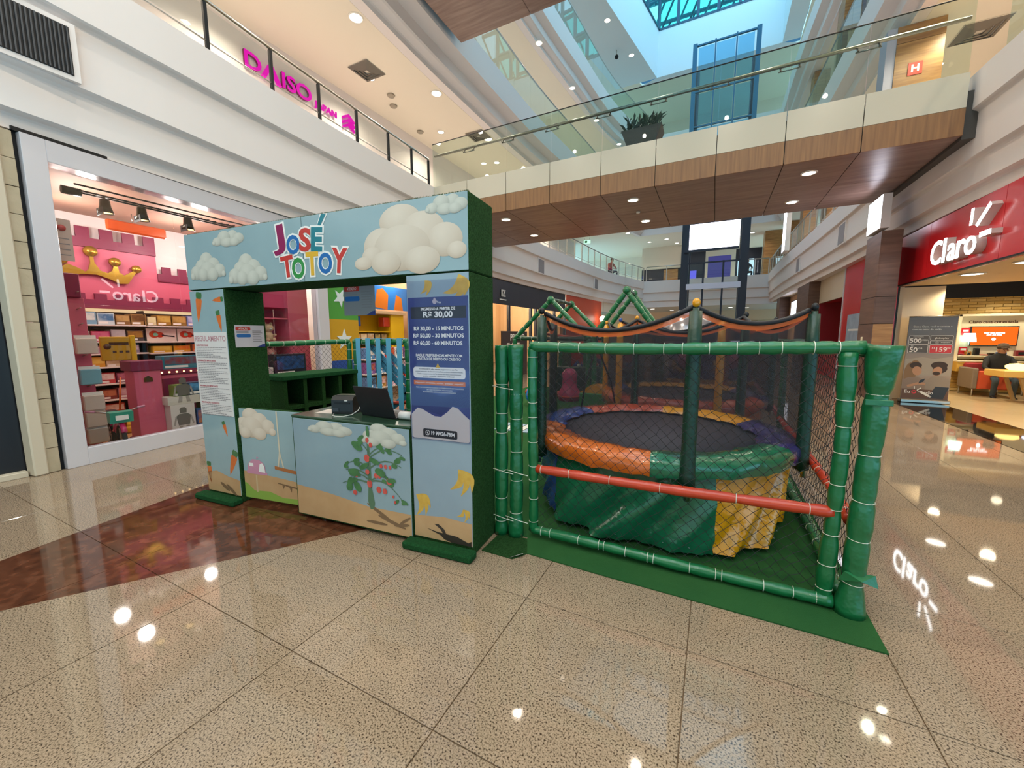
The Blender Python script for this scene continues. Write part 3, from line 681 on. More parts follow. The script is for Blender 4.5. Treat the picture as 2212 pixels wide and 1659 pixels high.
# lettering JOSE TOTOY: white outline below, colour above
def logo(parent,ch,m,cu,cv,w,h,ang=0):
    for o_,mm,dy in ((.15,m_white,.0022),(.062,m,.0042)):
        t=text('outline' if mm is m_white else 'letter',ch,1,mm,parent,(0,0,0),(PI/2,0,0),.0009,o_*.55)
        xs=[v.co.x for v in t.data.vertices]; zs=[v.co.y for v in t.data.vertices]
        cx=(min(xs)+max(xs))/2; cy=(min(zs)+max(zs))/2; gw=max(xs)-min(xs); gh=max(zs)-min(zs)
        ex=.034 if mm is m_white else .006
        for v in t.data.vertices: v.co.x=(v.co.x-cx)/gw*(w+ex); v.co.y=(v.co.y-cy)/gh*(h+ex)
        t.location=(cu,yp-dy,cv); t.rotation_euler=(PI/2,ang,0)
for par,ch,m,cu,cv,w,h,an in ((hp,'J',m_mag,1.177,2.234,.13,.215,-.12),(hp,'O',m_blue,1.330,2.188,.13,.135,0),(hp2,'S',m_red,1.455,2.212,.115,.165,.05),(hp2,'E',m_teal,1.573,2.205,.105,.165,.1),
    (hp,'T',m_red,1.254,2.031,.125,.155,-.08),(hp,'O',m_green,1.368,2.012,.125,.15,0),(hp2,'T',m_yel,1.514,2.036,.12,.165,.02),(hp2,'O',m_blue,1.644,2.03,.125,.145,0),(hp2,'Y',m_red,1.778,2.039,.14,.17,.12)):
    logo(par,ch,m,cu,cv,w,h,an)
pq=[(1.588,2.305),(1.62,2.30),(1.675,2.372),(1.63,2.378)]
poly_mesh([[(1.575,2.292),(1.632,2.288),(1.69,2.377),(1.618,2.379)]],yp-.0022).build('outline',m_white,hp2); poly_mesh([pq],yp-.0042).build('accent',m_teal,hp2)
# left pillar print
pp=MB().bbox(.006,.464,yp,0,.058,1.898,.002).build('pillar_panel',m_sky,bo)
carrot(pp,yp,.118,1.75,.26,1.40); carrot(pp,yp,.382,1.813,.14,2.95+3.4); carrot(pp,yp,.385,1.627,.18,1.75); carrot(pp,yp,.327,.668,.14,1.9); carrot(pp,yp,.387,.357,.25,1.15); carrot(pp,yp,.045,.231,.20,1.6)
poly_mesh([[(.008,.06),(.462,.06),(.462,.205),(.3,.225),(.15,.26),(.008,.235)]],yp).build('printed_sand',m_sand,pp)
disc_mesh([(.25,.12,.07,.018,-.5),(.34,.10,.08,.018,-.6)],yp-.001).build('printed_shadow',m_shade,pp)
# right pillar print
pr=MB().bbox(2.351,Wd-.006,yp,0,.06,1.898,.002).build('pillar_panel',m_skyd,bo)
bananas(pr,yp,2.50,1.86,.085,[(-2.0,1.1),(-1.55,1.2),(-1.0,.9)]); bananas(pr,yp,2.755,1.885,.15,[(-2.4,1.1),(-1.9,1.15),(-1.35,.95)])
bananas(pr,yp,2.725,.60,.15,[(-2.0,1.1),(-1.5,1.25),(-1.0,1.2)]); bananas(pr,yp,2.375,.37,.13,[(-1.6,1.2),(-1.1,1.25),(-.6,1.1)]); bananas(pr,yp,2.755,.32,.075,[(-2.3,1.0),(-1.5,1.2),(-.9,1.0)])
poly_mesh([[(2.353,.062),(2.822,.062),(2.822,.225),(2.6,.24),(2.353,.215)]],yp).build('printed_sand',m_sand,pr)
poly_mesh([[(2.45,.135),(2.55,.12),(2.7,.115),(2.79,.085),(2.815,.10),(2.815,.062),(2.66,.062),(2.60,.075),(2.57,.10)],[(2.52,.175),(2.555,.18),(2.60,.15),(2.62,.11),(2.59,.115),(2.57,.145)]],yp-.001).build('printed_shadow',mat('print_shadow_dark','#3b322c',.25),pr)

# ---- price poster on the right pillar
pz=thing('price_poster','glossy violet price poster on the right booth pillar','poster',(0,0,0)); pz.location=B0; pz.rotation_euler=(0,0,BA)
y1=-.0085
MB().bbox(2.36,2.818,y1,-.0065,.79,1.752,.0008).build('sheet',m_navyp,pz)
poly_mesh([[(2.362,.80),(2.375,.792),(2.803,.792),(2.816,.80),(2.816,.95),(2.77,.985),(2.73,1.02),(2.69,1.03),(2.65,.99),(2.60,.955),(2.55,.955),(2.50,.975),(2.45,1.0),(2.41,1.005),(2.362,.96)]],y1).build('pale_wave',mat('poster_pale','#d3c6c0',.2),pz)
poly_mesh([[(2.362,1.15),(2.50,1.12),(2.62,1.09),(2.72,1.13),(2.816,1.18),(2.816,1.03),(2.72,1.03),(2.69,1.035),(2.6,.965),(2.5,.985),(2.41,1.012),(2.362,.97)]],y1-.0001).build('dark_wave',mat('poster_deep','#31356a',.18),pz)
poly_mesh([[(2.381,1.612),(2.803,1.612),(2.803,1.69),(2.381,1.69)]],y1-.0003).build('dark_band',mat('poster_band','#35333f',.18),pz)
m_ink=mat('poster_white_ink','#f2ece6',.3)
def ptext(s,size,cu,cv,m,w=None,parent=pz,y=None,off=.0):
    y=y1-.0012 if y is None else y
    t=text('lettering',s,size,m,parent,(cu,y,cv),(PI/2,0,0),.0002,off)
    if w:
        xs=[v.co.x for v in t.data.vertices]; t.scale=(w/(max(xs)-min(xs)),1,1)
    return t
ptext('INGRESSO A PARTIR DE',.026,2.594,1.674,m_ink,.262,off=.0007); ptext('R$ 30,00',.052,2.592,1.637,m_ink,.225,off=.0018)
ptext('R$ 30,00 - 15 MINUTOS',.036,2.592,1.546,m_ink,.38,off=.0012); ptext('R$ 50,00 - 30 MINUTOS',.036,2.591,1.499,m_ink,.388,off=.0012); ptext('R$ 60,00 - 60 MINUTOS',.036,2.585,1.450,m_ink,.376,off=.0012)
ptext('PAGUE PREFERENCIALMENTE COM',.025,2.592,1.368,m_ink,.358,off=.0007); ptext('CARTÃO DE DÉBITO OU CRÉDITO',.025,2.590,1.344,m_ink,.34,off=.0007)
def rrect(u0,u1,v0,v1,r):
    P=[]
    for cx,cz,a0 in ((u1-r,v1-r,0),(u0+r,v1-r,PI/2),(u0+r,v0+r,PI),(u1-r,v0+r,1.5*PI)):
        for k in range(5): a=a0+PI/8*k; P.append((cx+r*math.cos(a),cz+r*math.sin(a)))
    return P
poly_mesh([rrect(2.388,2.792,1.216,1.290,.02)],y1-.0002).build('white_box',m_white,pz); poly_mesh([[(2.388,1.168),(2.790,1.168),(2.790,1.198),(2.388,1.198)]],y1-.0002).build('red_bar',m_orange,pz)
poly_mesh([[(2.567,1.287),(2.601,1.287),(2.584,1.318)]],y1-.0010).build('warning_sign',m_yel,pz); ptext('!',.022,2.584,1.299,m_black,parent=pz,y=y1-.002)
m_inkd=mat('poster_dark_ink','#4b4450',.3)
ptext('ATENÇÃO: não envie pagamento ao Pix',.013,2.585,1.276,m_inkd,.30); ptext('contas pessoais de funcionários. Essa prática constitui fraude.',.012,2.59,1.260,m_inkd,.37)
ptext('Todos os pagamentos via Pix devem ser feitos exclusivamente',.012,2.59,1.244,m_inkd,.34); ptext('pelo nosso sistema oficial',.012,2.588,1.229,m_inkd,.24)
ptext('Denuncie atividades, vendas, qualquer suspeita!',.016,2.589,1.183,m_ink,.37)
ptext('PARA SUA SEGURANÇA, GUARDE O COMPROVANTE DE PAGAMENTO',.012,2.592,1.150,m_ink,.37); ptext('EM CASO DE DÚVIDAS, RECLAMAÇÕES',.012,2.592,1.135,m_ink,.2); ptext('OU SUGESTÕES, ENTRE EM CONTATO CONOSCO',.012,2.59,1.120,m_ink,.26)
poly_mesh([rrect(2.452,2.722,.806,.864,.012)],y1-.0003).build('phone_label',m_black,pz); ptext('19 99426-7894',.036,2.608,.835,m_ink,.185,off=.001)
disc_mesh([(2.489,.836,.018,.018)],y1-.0011).build('phone_emblem',m_ink,pz); disc_mesh([(2.489,.836,.0145,.0145)],y1-.0016).build('emblem_ring',m_black,pz); poly_mesh([[(2.474,.815),(2.483,.824),(2.476,.829)]],y1-.0016).build('emblem_tail',m_ink,pz)
poly_mesh([[(2.483,.842),(2.487,.845),(2.489,.838),(2.495,.832),(2.499,.832),(2.497,.827),(2.489,.829),(2.483,.836)]],y1-.0022).build('emblem_handset',m_ink,pz)
disc_mesh([(2.572,1.722,.017,.016),(2.572,1.738,.008,.008)],y1-.0006).build('small_emblem',mat('emblem_grey','#b9a9b4',.3),pz); ptext('Toy',.02,2.605,1.716,m_ink)
# plastic sleeve over the poster
MB().box(2.352,2.824,-.0135,-.0130,.78,1.86).build('clear_sleeve',glass('sleeve_plastic','#f4f4f8',1.25,.8),pz)

# ---- rules sheet on the left pillar
rz_=thing('rules_sheet','white sheet of printed rules on the left booth pillar','poster',B0,BA)
MB().bbox(.012,.462,-.0085,-.0065,.79,1.535,.0006).build('sheet',mat('paper_white','#d9d0cc',.45),rz_)
m_rt=mat('rules_red','#b5636a',.4); m_rg=mat('rules_ink','#8a8183',.5)
ptext('REGULAMENTO',.066,.238,1.478,mat('rules_heading','#c08f93',.4),.42,rz_,-.0092,.001)
lines=[]; v=1.42
for head,n in (('QUEM PODE PULAR?',7),('INFORMAÇÕES IMPORTANTES',13),('INFORMAÇÕES IMPORTANTES',8),('PREVENÇÃO DE RISCOS',7)):
    ptext(head,.021,.10 if n<8 and 'QUEM' in head else .15,v,m_rt,.17 if 'QUEM' in head else .25,rz_,-.0092,.0006).location.x=.035+(.085 if 'QUEM' in head else .125); v-=.021
    for k in range(n):
        w=random.uniform(.22,.40) if k%3 else .405; lines.append([(.035,v),(.035+w,v),(.035+w,v+.006),(.035,v+.006)]); v-=.0150
    v-=.012
mb=MB()
for p in lines:
    u=p[0][0]
    while u<p[1][0]:
        w=random.uniform(.012,.035); mb.add([(u,-.0089,p[0][1]),(min(u+w,p[1][0]),-.0089,p[0][1]),(min(u+w,p[1][0]),-.0089,p[2][1]),(u,-.0089,p[2][1])],[(0,1,2,3)]); u+=w+.005
mb.build('fine_print',m_rg,rz_).__setitem__('kind','stuff')

# ---- notices: one on the inner wall of the left pillar, one hanging in the opening
def notice(name,label,loc,rotz,w,h,col='#c9c0c4'):
    t=thing(name,label,'notice',loc,rotz); m=mat('notice_paper'+col,col,.35)
    MB().box(-w/2,w/2,-.002,0,-h/2,h/2).build('sheet',m,t)
    poly_mesh([rrect(-w*.47,w*.02,h*.26,h*.42,.01)],-.0025).build('heading_bar',m_red,t); ptext('ATENÇÃO',h*.12,-w*.22,h*.34,m_white,w*.3,t,-.0036)
    poly_mesh([rrect(-w*.45,w*.02,-h*.05,h*.10,.012)],-.0025).build('blue_bar',m_blue,t)
    poly_mesh([[(w*.2,-h*.5),(w*.5,-h*.5),(w*.5,-h*.36),(w*.4,-h*.38),(w*.3,-h*.45)]],-.0025).build('blue_wave',m_navyp,t)
    mb=MB()
    for k in range(7): mb.add([(w*.08,-.0026,h*(.22-.08*k)),(w*(.08+random.uniform(.22,.38)),-.0026,h*(.22-.08*k)),(w*.4,-.0026,h*(.22-.08*k)+.007),(w*.08,-.0026,h*(.22-.08*k)+.007)],[(0,1,2,3)])
    for k in range(2): mb.add([(-w*.45,-.0026,h*(.2-.05*k)),(-w*.05,-.0026,h*(.2-.05*k)),(-w*.05,-.0026,h*(.2-.05*k)+.006),(-w*.45,-.0026,h*(.2-.05*k)+.006)],[(0,1,2,3)])
    mb.build('fine_print',m_rg,t).__setitem__('kind','stuff'); return t
def bw(u,v,z): return (B0[0]+u*math.cos(BA)-v*math.sin(BA),B0[1]+u*math.sin(BA)+v*math.cos(BA),z)
notice('notice_sheet','small notice sheet taped to the dark inner wall of the booth',bw(.474,.19,1.50),BA+PI/2,.27,.195)
notice('notice_sheet','grey notice sheet hanging from the booth lintel in the opening',bw(1.60,.36,1.80),BA,.33,.26,'#8f8a8c')

# ---- counter with printed front
ct=thing('counter','turf-topped ticket counter with printed front of tree and clouds','counter',bw(1.19,-.015,0),BA)
W2=1.152
MB().bbox(0,W2,.012,.40,.06,.85,.004).build('body',m_turf,ct); MB().bbox(-.006,W2+.004,-.004,.42,.85,.868,.004).build('top',mat('counter_top','#2f4a38',.2,coat=.3),ct)
MB().box(0,W2,.0,.012,.03,.85).build('front_board',m_turf,ct)
fp=MB().bbox(.012,W2-.004,-.006,0,.04,.845,.002).build('front_panel',mat('print_sky_counter','#879ba5',.12,coat=.2,var=(2,.5,'#94a9b0'),bump=(9,.05)),ct)
def cu_(u): return u-1.19
cloud(fp,yp,cu_(1.598),.785,.46,.12,False,1); cloud(fp,yp,cu_(2.10),.775,.43,.17,False,2)
poly_mesh([[(.014,.042),(W2-.006,.042),(W2-.006,.215),(.75,.215),(.35,.262),(.014,.285)]],yp).build('printed_sand',m_sand,fp)
disc_mesh([(cu_(2.05),.185,.13,.014,-.45),(cu_(2.16),.13,.13,.014,-.25),(cu_(2.02),.10,.10,.012,0),(cu_(2.28),.16,.06,.01,.6),(cu_(2.25),.12,.07,.012,.2)],yp-.001).build('printed_shadow',m_shade,fp)
# tree
tk=poly_mesh([[(cu_(1.965),.20),(cu_(2.0),.205),(cu_(2.01),.25),(cu_(1.99),.36),(cu_(1.985),.56),(cu_(1.975),.84),(cu_(1.955),.84),(cu_(1.96),.56),(cu_(1.955),.38),(cu_(1.945),.26)]],yp-.0012).build('printed_trunk',mat('print_trunk','#56735a',.25),fp)
br_=[]
def limb(p,q,w=.008,sag=.03):
    P=[];Q=[]
    for k in range(7):
        t=k/6; x=p[0]+(q[0]-p[0])*t; z=p[1]+(q[1]-p[1])*t+sag*math.sin(PI*t); P.append((x,z+w*(1-.6*t))); Q.append((x,z-w*(1-.6*t)))
    return P+Q[::-1]
cx=cu_(1.975)
ends=[(.17,.66,.04),(.30,.65,.05),(.29,.56,.05),(.30,.30,.06),(.22,.42,.05),(-.20,.54,.04),(-.23,.48,.03),(-.27,.37,.03),(-.12,.70,.03),(-.17,.42,.04)]
base=[(.0,.62),(0,.6),(0,.52),(0,.42),(0,.42),(0,.5),(0,.45),(0,.40),(0,.64),(0,.42)]
poly_mesh([limb((cx+b[0],b[1]),(cx+e[0],e[1]),.007,e[2]) for b,e in zip(base,ends)],yp-.0014).build('printed_branch',mat('print_trunk','#56735a'),fp)
lv=[]; fr=[]
for e in ends:
    for k in range(3): lv.append((cx+e[0]*random.uniform(.55,1.05),e[1]+random.uniform(-.03,.05),random.uniform(.022,.042),random.uniform(.012,.02),random.uniform(-.9,.9)))
lv+=[(cx-.11,.68,.055,.03,-.5),(cx-.15,.47,.05,.03,.3),(cx-.2,.35,.035,.03,.8),(cx-.12,.36,.045,.03,-.9),(cx+.10,.50,.05,.03,-.3),(cx+.2,.45,.04,.02,.1),(cx-.05,.53,.05,.02,.5),(cx+.05,.58,.05,.02,-.3),(cx,.80,.015,.04,.1)]
disc_mesh(lv,yp-.0018,.00015,12).build('printed_leaf',m_leafp,fp).__setitem__('kind','stuff')
fr=[(cx-.02,.595,.026,.03),(cx+.02,.70,.016,.02),(cx-.01,.735,.016,.02),(cx-.005,.40,.024,.032),(cx-.13,.455,.022,.02),(cx-.15,.31,.02,.02),(cx+.11,.55,.014,.016),(cx+.15,.55,.014,.016),(cx+.19,.55,.012,.014),(cx+.18,.44,.026,.026),(cx+.08,.365,.022,.026),(cx+.135,.36,.02,.022),(cx-.02,.49,.02,.02),(cx+.06,.47,.02,.02),(cx+.09,.47,.014,.018),(cx+.21,.33,.01,.012),(cx+.225,.29,.01,.012)]
disc_mesh(fr,yp-.0045,.0001,14).build('printed_fruit',mat('print_fruit','#c04a44',.25,var=(22,.5,'#d96a5c')),fp)
for k,x in enumerate((.22,1.06)): MB().tube([(x,.05,.02),(x,.07,.02)],.02,10).build('castor',m_steel,ct)

# ---- low printed gate left of the counter
lg=thing('booth_gate','low sky-blue printed gate panel between left pillar and counter','gate',bw(.475,.03,0),BA+math.radians(4))
gw=.70
MB().bbox(0,gw,0,.03,.04,.872,.004).build('board',m_turf,lg)
gp=MB().bbox(.006,gw-.006,-.006,0,.045,.866,.002).build('front_panel',m_sky,lg); q0=.475
cloud(gp,yp,.17,.73,.50,.27,True,2)
poly_mesh([[(.008,.047),(gw-.008,.047),(gw-.008,.245),(.4,.27),(.008,.295)]],yp).build('printed_sand',m_sand,gp)
poly_mesh([[(.008,.047),(gw-.008,.047),(gw-.008,.10),(.45,.09),(.3,.13),(.12,.12),(.04,.18),(.008,.19)]],yp-.0006).build('printed_grass',mat('print_grass','#8aa64a',.25),gp)
mbx=poly_mesh([[(.145,.11),(.165,.11),(.163,.27),(.147,.27)]],yp-.001).build('printed_post',mat('print_post','#c9ac86',.25),gp)
poly_mesh([[(.05,.275),(.28,.275),(.29,.30),(.04,.30)],[(.06,.30),(.27,.30),(.265,.36),(.24,.39),(.20,.41),(.12,.41),(.08,.38),(.06,.34)],[(.17,.41),(.175,.44),(.20,.43),(.175,.42)]],yp-.001).build('printed_mailbox',m_pinkp,gp)
poly_mesh([[(.08,.345),(.13,.345),(.13,.375),(.08,.375)]],yp-.0022).build('printed_flap',m_white,gp); poly_mesh([[(.19,.30),(.265,.30),(.255,.36),(.235,.385),(.205,.37)]],yp-.0022).build('printed_door',m_white,gp)
poly_mesh([[(.435,.86),(.45,.86),(.455,.50),(.44,.50)],[(.44,.50),(.455,.50),(.49,.36),(.475,.36)],[(.44,.50),(.455,.50),(.43,.37),(.415,.37)]],yp-.0012).build('printed_rope',mat('print_rope','#cfc0a8',.25),gp)
poly_mesh([[(.38,.375),(.69,.345),(.69,.315),(.38,.345)]],yp-.002).build('printed_seat',mat('print_plank','#a9693f',.25),gp)
poly_mesh([[(.40,.225),(.69,.195),(.69,.18),(.56,.195),(.55,.15),(.53,.195),(.48,.205),(.46,.17),(.45,.21),(.40,.215)]],yp-.001).build('printed_shadow',m_shade,gp)

# ---- things on the counter
lp=thing('laptop','black laptop open on the ticket counter with its back turned','laptop',bw(1.93,.15,.868),BA+math.radians(-8))
MB().bbox(-.19,.19,.0,.25,0,.016,.004).build('base',mat('laptop_black','#17161a',.35),lp)
mb=MB().bbox(-.19,.19,-.008,.0,0,.245,.003)
o=mb.build('screen_lid',mat('laptop_lid','#1d1b20',.4),lp,(0,.004,.014)); o.rotation_euler=(math.radians(18),0,0)
MB().box(-.17,.17,.03,.15,.0165,.018).build('keyboard',mat('key_black','#0c0c0e',.6),lp); MB().box(-.05,.05,.17,.235,.0165,.0172).build('touchpad',mat('pad_grey','#333238',.4),lp)
MB().tube([(-.16,.003,.017),(.16,.003,.017)],.007,8).build('hinge',m_dark,lp)
pt=thing('receipt_printer','black receipt printer standing beside the laptop','printer',bw(1.55,.22,.868),BA+math.radians(12))
fixnormals(MB().prism([(-.075,0),(.085,0),(.085,.10),(.06,.145),(-.05,.145),(-.075,.115)],'x',-.095,.095).build('body',mat('printer_black','#1a191c',.4),pt))
MB().box(-.08,.08,-.03,.05,.1455,.149).build('lid',mat('printer_lid','#232226',.3),pt); MB().box(-.07,.07,-.079,-.075,.085,.097).build('paper_slot',m_dark,pt); MB().box(-.085,-.03,-.0785,-.075,.02,.05).build('button_panel',mat('pad_grey','#333238'),pt)
MB().tube([(.02,-.076,.11),(.05,-.076,.11)],.003,6).build('label_mark',m_ink,pt)
ca=thing('cable','white cable curling in front of the receipt printer','cable',bw(1.60,.06,.868),BA)
MB().tube([(-.1,.06,.004),(-.05,.0,.004),(.0,-.02,.005),(.06,.0,.004),(.09,.06,.01),(.12,.1,.04),(.13,.12,.08)],.004,6).build('cord',mat('cable_white','#c8c2ba',.4),ca)
mc=thing('card_reader_roll','white roll and dark red stamp lying at the end of the counter','paper roll',bw(2.22,.16,.868),BA)
MB().tube([(-.09,0,.03),(.02,.0,.03)],.03,14).build('roll',mat('roll_white','#d8d2d0',.5),mc); MB().tube([(.02,0,.03),(.075,.0,.03)],.028,14).build('band',mat('roll_maroon','#5d2634',.5),mc); MB().tube([(.075,0,.03),(.11,.0,.03)],.026,14).build('cap',mat('roll_white','#d8d2d0'),mc)
sh=thing('paper_sheet','loose printed paper sheet on the counter behind the gate','paper',bw(1.40,.20,.868),BA+.15)
MB().box(-.1,.1,-.08,.08,0,.002).build('page',mat('paper_cream','#d5c5bb',.5),sh)
# ================================================================== PLAY AREA
m_vin=mat('green_vinyl','#14683a',.3,bump=(14,.35,(1,1,1)),var=(5,.4,'#0f5c33'),coat=.15)
m_vind=mat('dark_green_vinyl','#0d3a27',.35,bump=(16,.35),coat=.1)
m_tie=mat('zip_tie','#d8d6c4',.4); m_redv=mat('red_vinyl','#c23c1e',.3,bump=(12,.3),coat=.15,var=(6,.3,'#a83018'))
m_carpet=mat('green_carpet','#2b5a30',.95,bump=(300,.6),var=(1.5,.5,'#3a6636'),spec=.1)
m_netc=mat('net_cord','#15181a',.7)
m_vinl=mat('vinyl_cap','#17653a',.28,bump=(9,.8),coat=.2)

cp=fixnormals(MB().prism([(-1.07,2.315),(-.5,2.30),(.815,2.297),(.815,10.6),(-4.75,10.6),(-4.75,2.66),(-1.40,2.50),(-1.16,2.52)],'z',0.001,.008).build('green_carpet',m_carpet)); tag(cp,'green carpet laid under the whole play area','carpet')
fl=thing('carpet_corner','dark carpet scrap with turned-up white corner beside the booth','carpet scrap',(-1.37,2.21,.001))
fixnormals(MB().prism([(0,0),(.24,.0),(.30,.10),(.26,.29),(.0,.26)],'z',0,.006).build('scrap',m_turf,fl)); fixnormals(MB().add([(.215,-.005,.007),(.275,.085,.008),(.30,.05,.03)],[(0,1,2)]).build('turned_corner',mat('backing_white','#c9c4bc',.6),fl))

def padded(parent,p0,p1,r,nties,m,name='rail',ties=None,flare=None,seg=14,wob=.006,world=True):
    """foam tube under vinyl, pinched by cable ties"""
    p0=Vector(p0); p1=Vector(p1); L=(p1-p0).length; d=(p1-p0)/L
    if ties is None: ties=[(k+.5+random.uniform(-.12,.12))/nties for k in range(nties)]
    n=max(8,int(L/.035)); pts=[]; rad=[]
    a=d.cross(Vector((.3,.2,.9))).normalized(); b=d.cross(a); ph=random.uniform(0,6)
    for i in range(n+1):
        t=i/n; near=min([abs(t-q)*L for q in ties]+[9])
        rr=r*(1-.17*math.exp(-(near/.022)**2)+.05*math.sin(t*L*9+ph)+random.uniform(-.02,.02))
        if flare: rr*=flare(t)
        pts.append(p0+d*(t*L)+a*(wob*math.sin(t*L*4+ph))+b*(wob*math.sin(t*L*3+ph*2))); rad.append(rr)
    o=MB().tube(pts,r,seg,True,rad).build(name,m,parent,world=world)
    for q in ties:
        i=min(n,max(0,round(q*n))); rr=r*.87*(flare(q) if flare else 1)+.002; P=pts[i]; tl=random.uniform(-.25,.25); V=[]
        ax=(a+d*tl*.3).normalized(); 
        ring=[P+ax*(rr*math.cos(2*PI*k/14))+b*(rr*math.sin(2*PI*k/14)) for k in range(14)]
        MB().tube(ring,.0022,5,False,None,True).build('zip_tie',m_tie,parent,world=world)
    return o
def net(parent,P,su,sv,cell=.068,r=.0016,m=None,name='net',wob=.008):
    """diamond netting over a patch P(s,t), s in 0..su metres, t in 0..sv metres"""
    h=cell/2; nu=int(su/h); nv=int(sv/h); hu=su/nu; hv=sv/nv; N={}
    for i in range(nu+1):
        for j in range(nv+1):
            if (i+j)%2==0:
                e=0 if i in (0,nu) or j in (0,nv) else 1
                N[i,j]=Vector(P(i*hu+e*random.uniform(-wob,wob),j*hv+e*random.uniform(-wob,wob)))
    mb=MB()
    for (i,j),p in N.items():
        for k in (-1,1):
            q=N.get((i+k,j+1))
            if q is None: continue
            d=(q-p).normalized(); a=d.cross(Vector((.31,.9,.2))).normalized(); b=d.cross(a); V=[]
            for c in (p,q):
                for t in range(3): V.append(c+a*(r*math.cos(2.094*t))+b*(r*math.sin(2.094*t)))
            mb.add(V,[(0,1,4,3),(1,2,5,4),(2,0,3,5)])
    for p in N.values(): mb.add([p+Vector(v)*r*2.4 for v in ((1,0,0),(-1,0,0),(0,1,0),(0,-1,0),(0,0,1),(0,0,-1))],[(0,2,4),(2,1,4),(1,3,4),(3,0,4),(2,0,5),(1,2,5),(3,1,5),(0,3,5)])
    o=mb.build(name,m or m_netc,parent,world=True); o['kind']='stuff'; return o

fr_=thing('fence_panel','front play fence panel of green padded rails with a red middle bar','fence',(-1.12,2.54,0))
FA=Vector((-1.125,2.54,0)); FB=Vector((.625,2.585,0)); fd=(FB-FA).normalized()
V3=lambda v,z:(v.x,v.y,z)
padded(fr_,V3(FA,.05),V3(FA,1.41),.036,9,m_vin,'post'); padded(fr_,V3(FB,.03),V3(FB,1.40),.036,9,m_vin,'post',flare=lambda t:1+.25*max(0,math.sin(t*9)))
padded(fr_,V3(FA,1.408)+() if False else (FA.x-.02,FA.y,1.408),(FB.x+.06,FB.y,1.418),.037,13,m_vin,'top_rail',[.12,.2,.285,.39,.475,.53,.61,.69,.755,.815,.88,.94])
padded(fr_,(FA.x+.03,FA.y,.525),(FB.x-.0,FB.y,.535),.032,6,m_redv,'middle_rail',[.03,.15,.31,.5,.74,.93],wob=.004)
padded(fr_,(FA.x,FA.y-.01,.055),(FB.x+.03,FB.y-.02,.045),.034,14,m_vin,'bottom_rail',[.03,.07,.2,.28,.30,.38,.46,.49,.6,.68,.70,.82,.9,.95],wob=.008)
net(fr_,lambda s,t:(FA.x+.03+s*fd.x,FA.y+.012+s*fd.y+.012*math.sin(s*5)*math.sin(t*4),.08+t),1.70,1.30)
def flareP(t): return 1+.10*math.exp(-((t-.02)/.06)**2)+.55*max(0,(t-.84)/.16)**1.2-.08*math.exp(-((t-.82)/.02)**2)+(.35*max(0,(.12-t)/.12) )
cpst=thing('corner_post','thick green padded corner post with bagged top at the outer fence corner','fence post',(.735,2.575,0))
padded(cpst,(.73,2.575,.0),(.755,2.575,1.437),.052,6,m_vinl,'padded_sleeve',[.13,.30,.44,.62,.82],flare=flareP,seg=18,wob=.004)
MB().bbox(.69,.80,2.522,2.53,1.14,1.17,.003).build('flap',m_vin,cpst,world=True)
fixnormals(MB().add([(.66,2.53,.19),(.75,2.50,.22),(.83,2.54,.18),(.82,2.56,.24),(.68,2.52,.25)],[(0,1,4),(1,2,3),(1,3,4)]).build('torn_vinyl',m_vin,cpst,world=True))
for i,(x,y,tops) in enumerate(((-1.365,2.505,1.42),(-1.255,2.52,1.425))):
    lab=['narrow green padded gate post nearest the turf booth','wider green padded gate post with bagged ends beside the fence panel'][i]
    g=thing('gate_post',lab,'fence post',(x,y,0)); w=(.9,1.0)[i]
    padded(g,(x,y,.0),(x,y,tops),.049,8,m_vinl if i else m_vin,'padded_sleeve',([.07,.2,.36,.55,.66,.8],[.12,.3,.45,.62,.76])[i],flare=lambda t:(1+.30*max(0,(t-.80)/.2)+.35*max(0,(.14-t)/.14)-.02) if i else 1+.1*max(0,(t-.9)/.1)+.2*max(0,(.1-t)/.1),seg=16)
    for z in (.14,.50,1.12)[:3-i]: MB().tube([(x-.09,y-.03,z),(x-.03,y-.055,z+.01),(x+.05,y-.05,z-.005),(x+.12,y-.05,z-.01)],.003,5).build('zip_tie',m_tie,g,world=True)
sf=thing('fence_panel','side play fence of netting facing the red phone shop','fence',(.71,2.65,0))
SX=lambda y:.71+.012*(y-2.6)
padded(sf,(SX(2.66),2.66,1.405),(SX(5.5),5.5,1.405),.037,14,m_vin,'top_rail'); padded(sf,(SX(2.66),2.66,.05),(SX(5.5),5.5,.05),.036,12,m_vin,'bottom_rail')
padded(sf,(SX(2.66),2.66,.50),(SX(4.1),4.1,.54),.030,5,m_redv,'middle_rail',wob=.02); padded(sf,(SX(4.1),4.1,.54),(SX(5.5),5.5,.52),.03,5,m_redv,'middle_rail')
padded(sf,(SX(5.5),5.5,.02),(SX(5.5),5.5,1.4),.036,8,m_vin,'post')
net(sf,lambda s,t:(SX(2.66+s),2.66+s,.08+t),2.8,1.30)
sf2=thing('fence_panel','farther side fence panel behind the first side panel','fence',(.76,5.6,0))
padded(sf2,(.76,5.6,1.405),(.79,9.4,1.405),.037,14,m_vin,'top_rail'); padded(sf2,(.76,5.6,.05),(.79,9.4,.05),.036,12,m_vin,'bottom_rail'); padded(sf2,(.79,9.4,.02),(.79,9.4,1.4),.036,6,m_vin,'post'); padded(sf2,(.76,5.6,.52),(.79,9.4,.52),.03,6,m_redv,'middle_rail')
net(sf2,lambda s,t:(.765+.008*s,5.6+s,.08+t),3.75,1.30,.09)
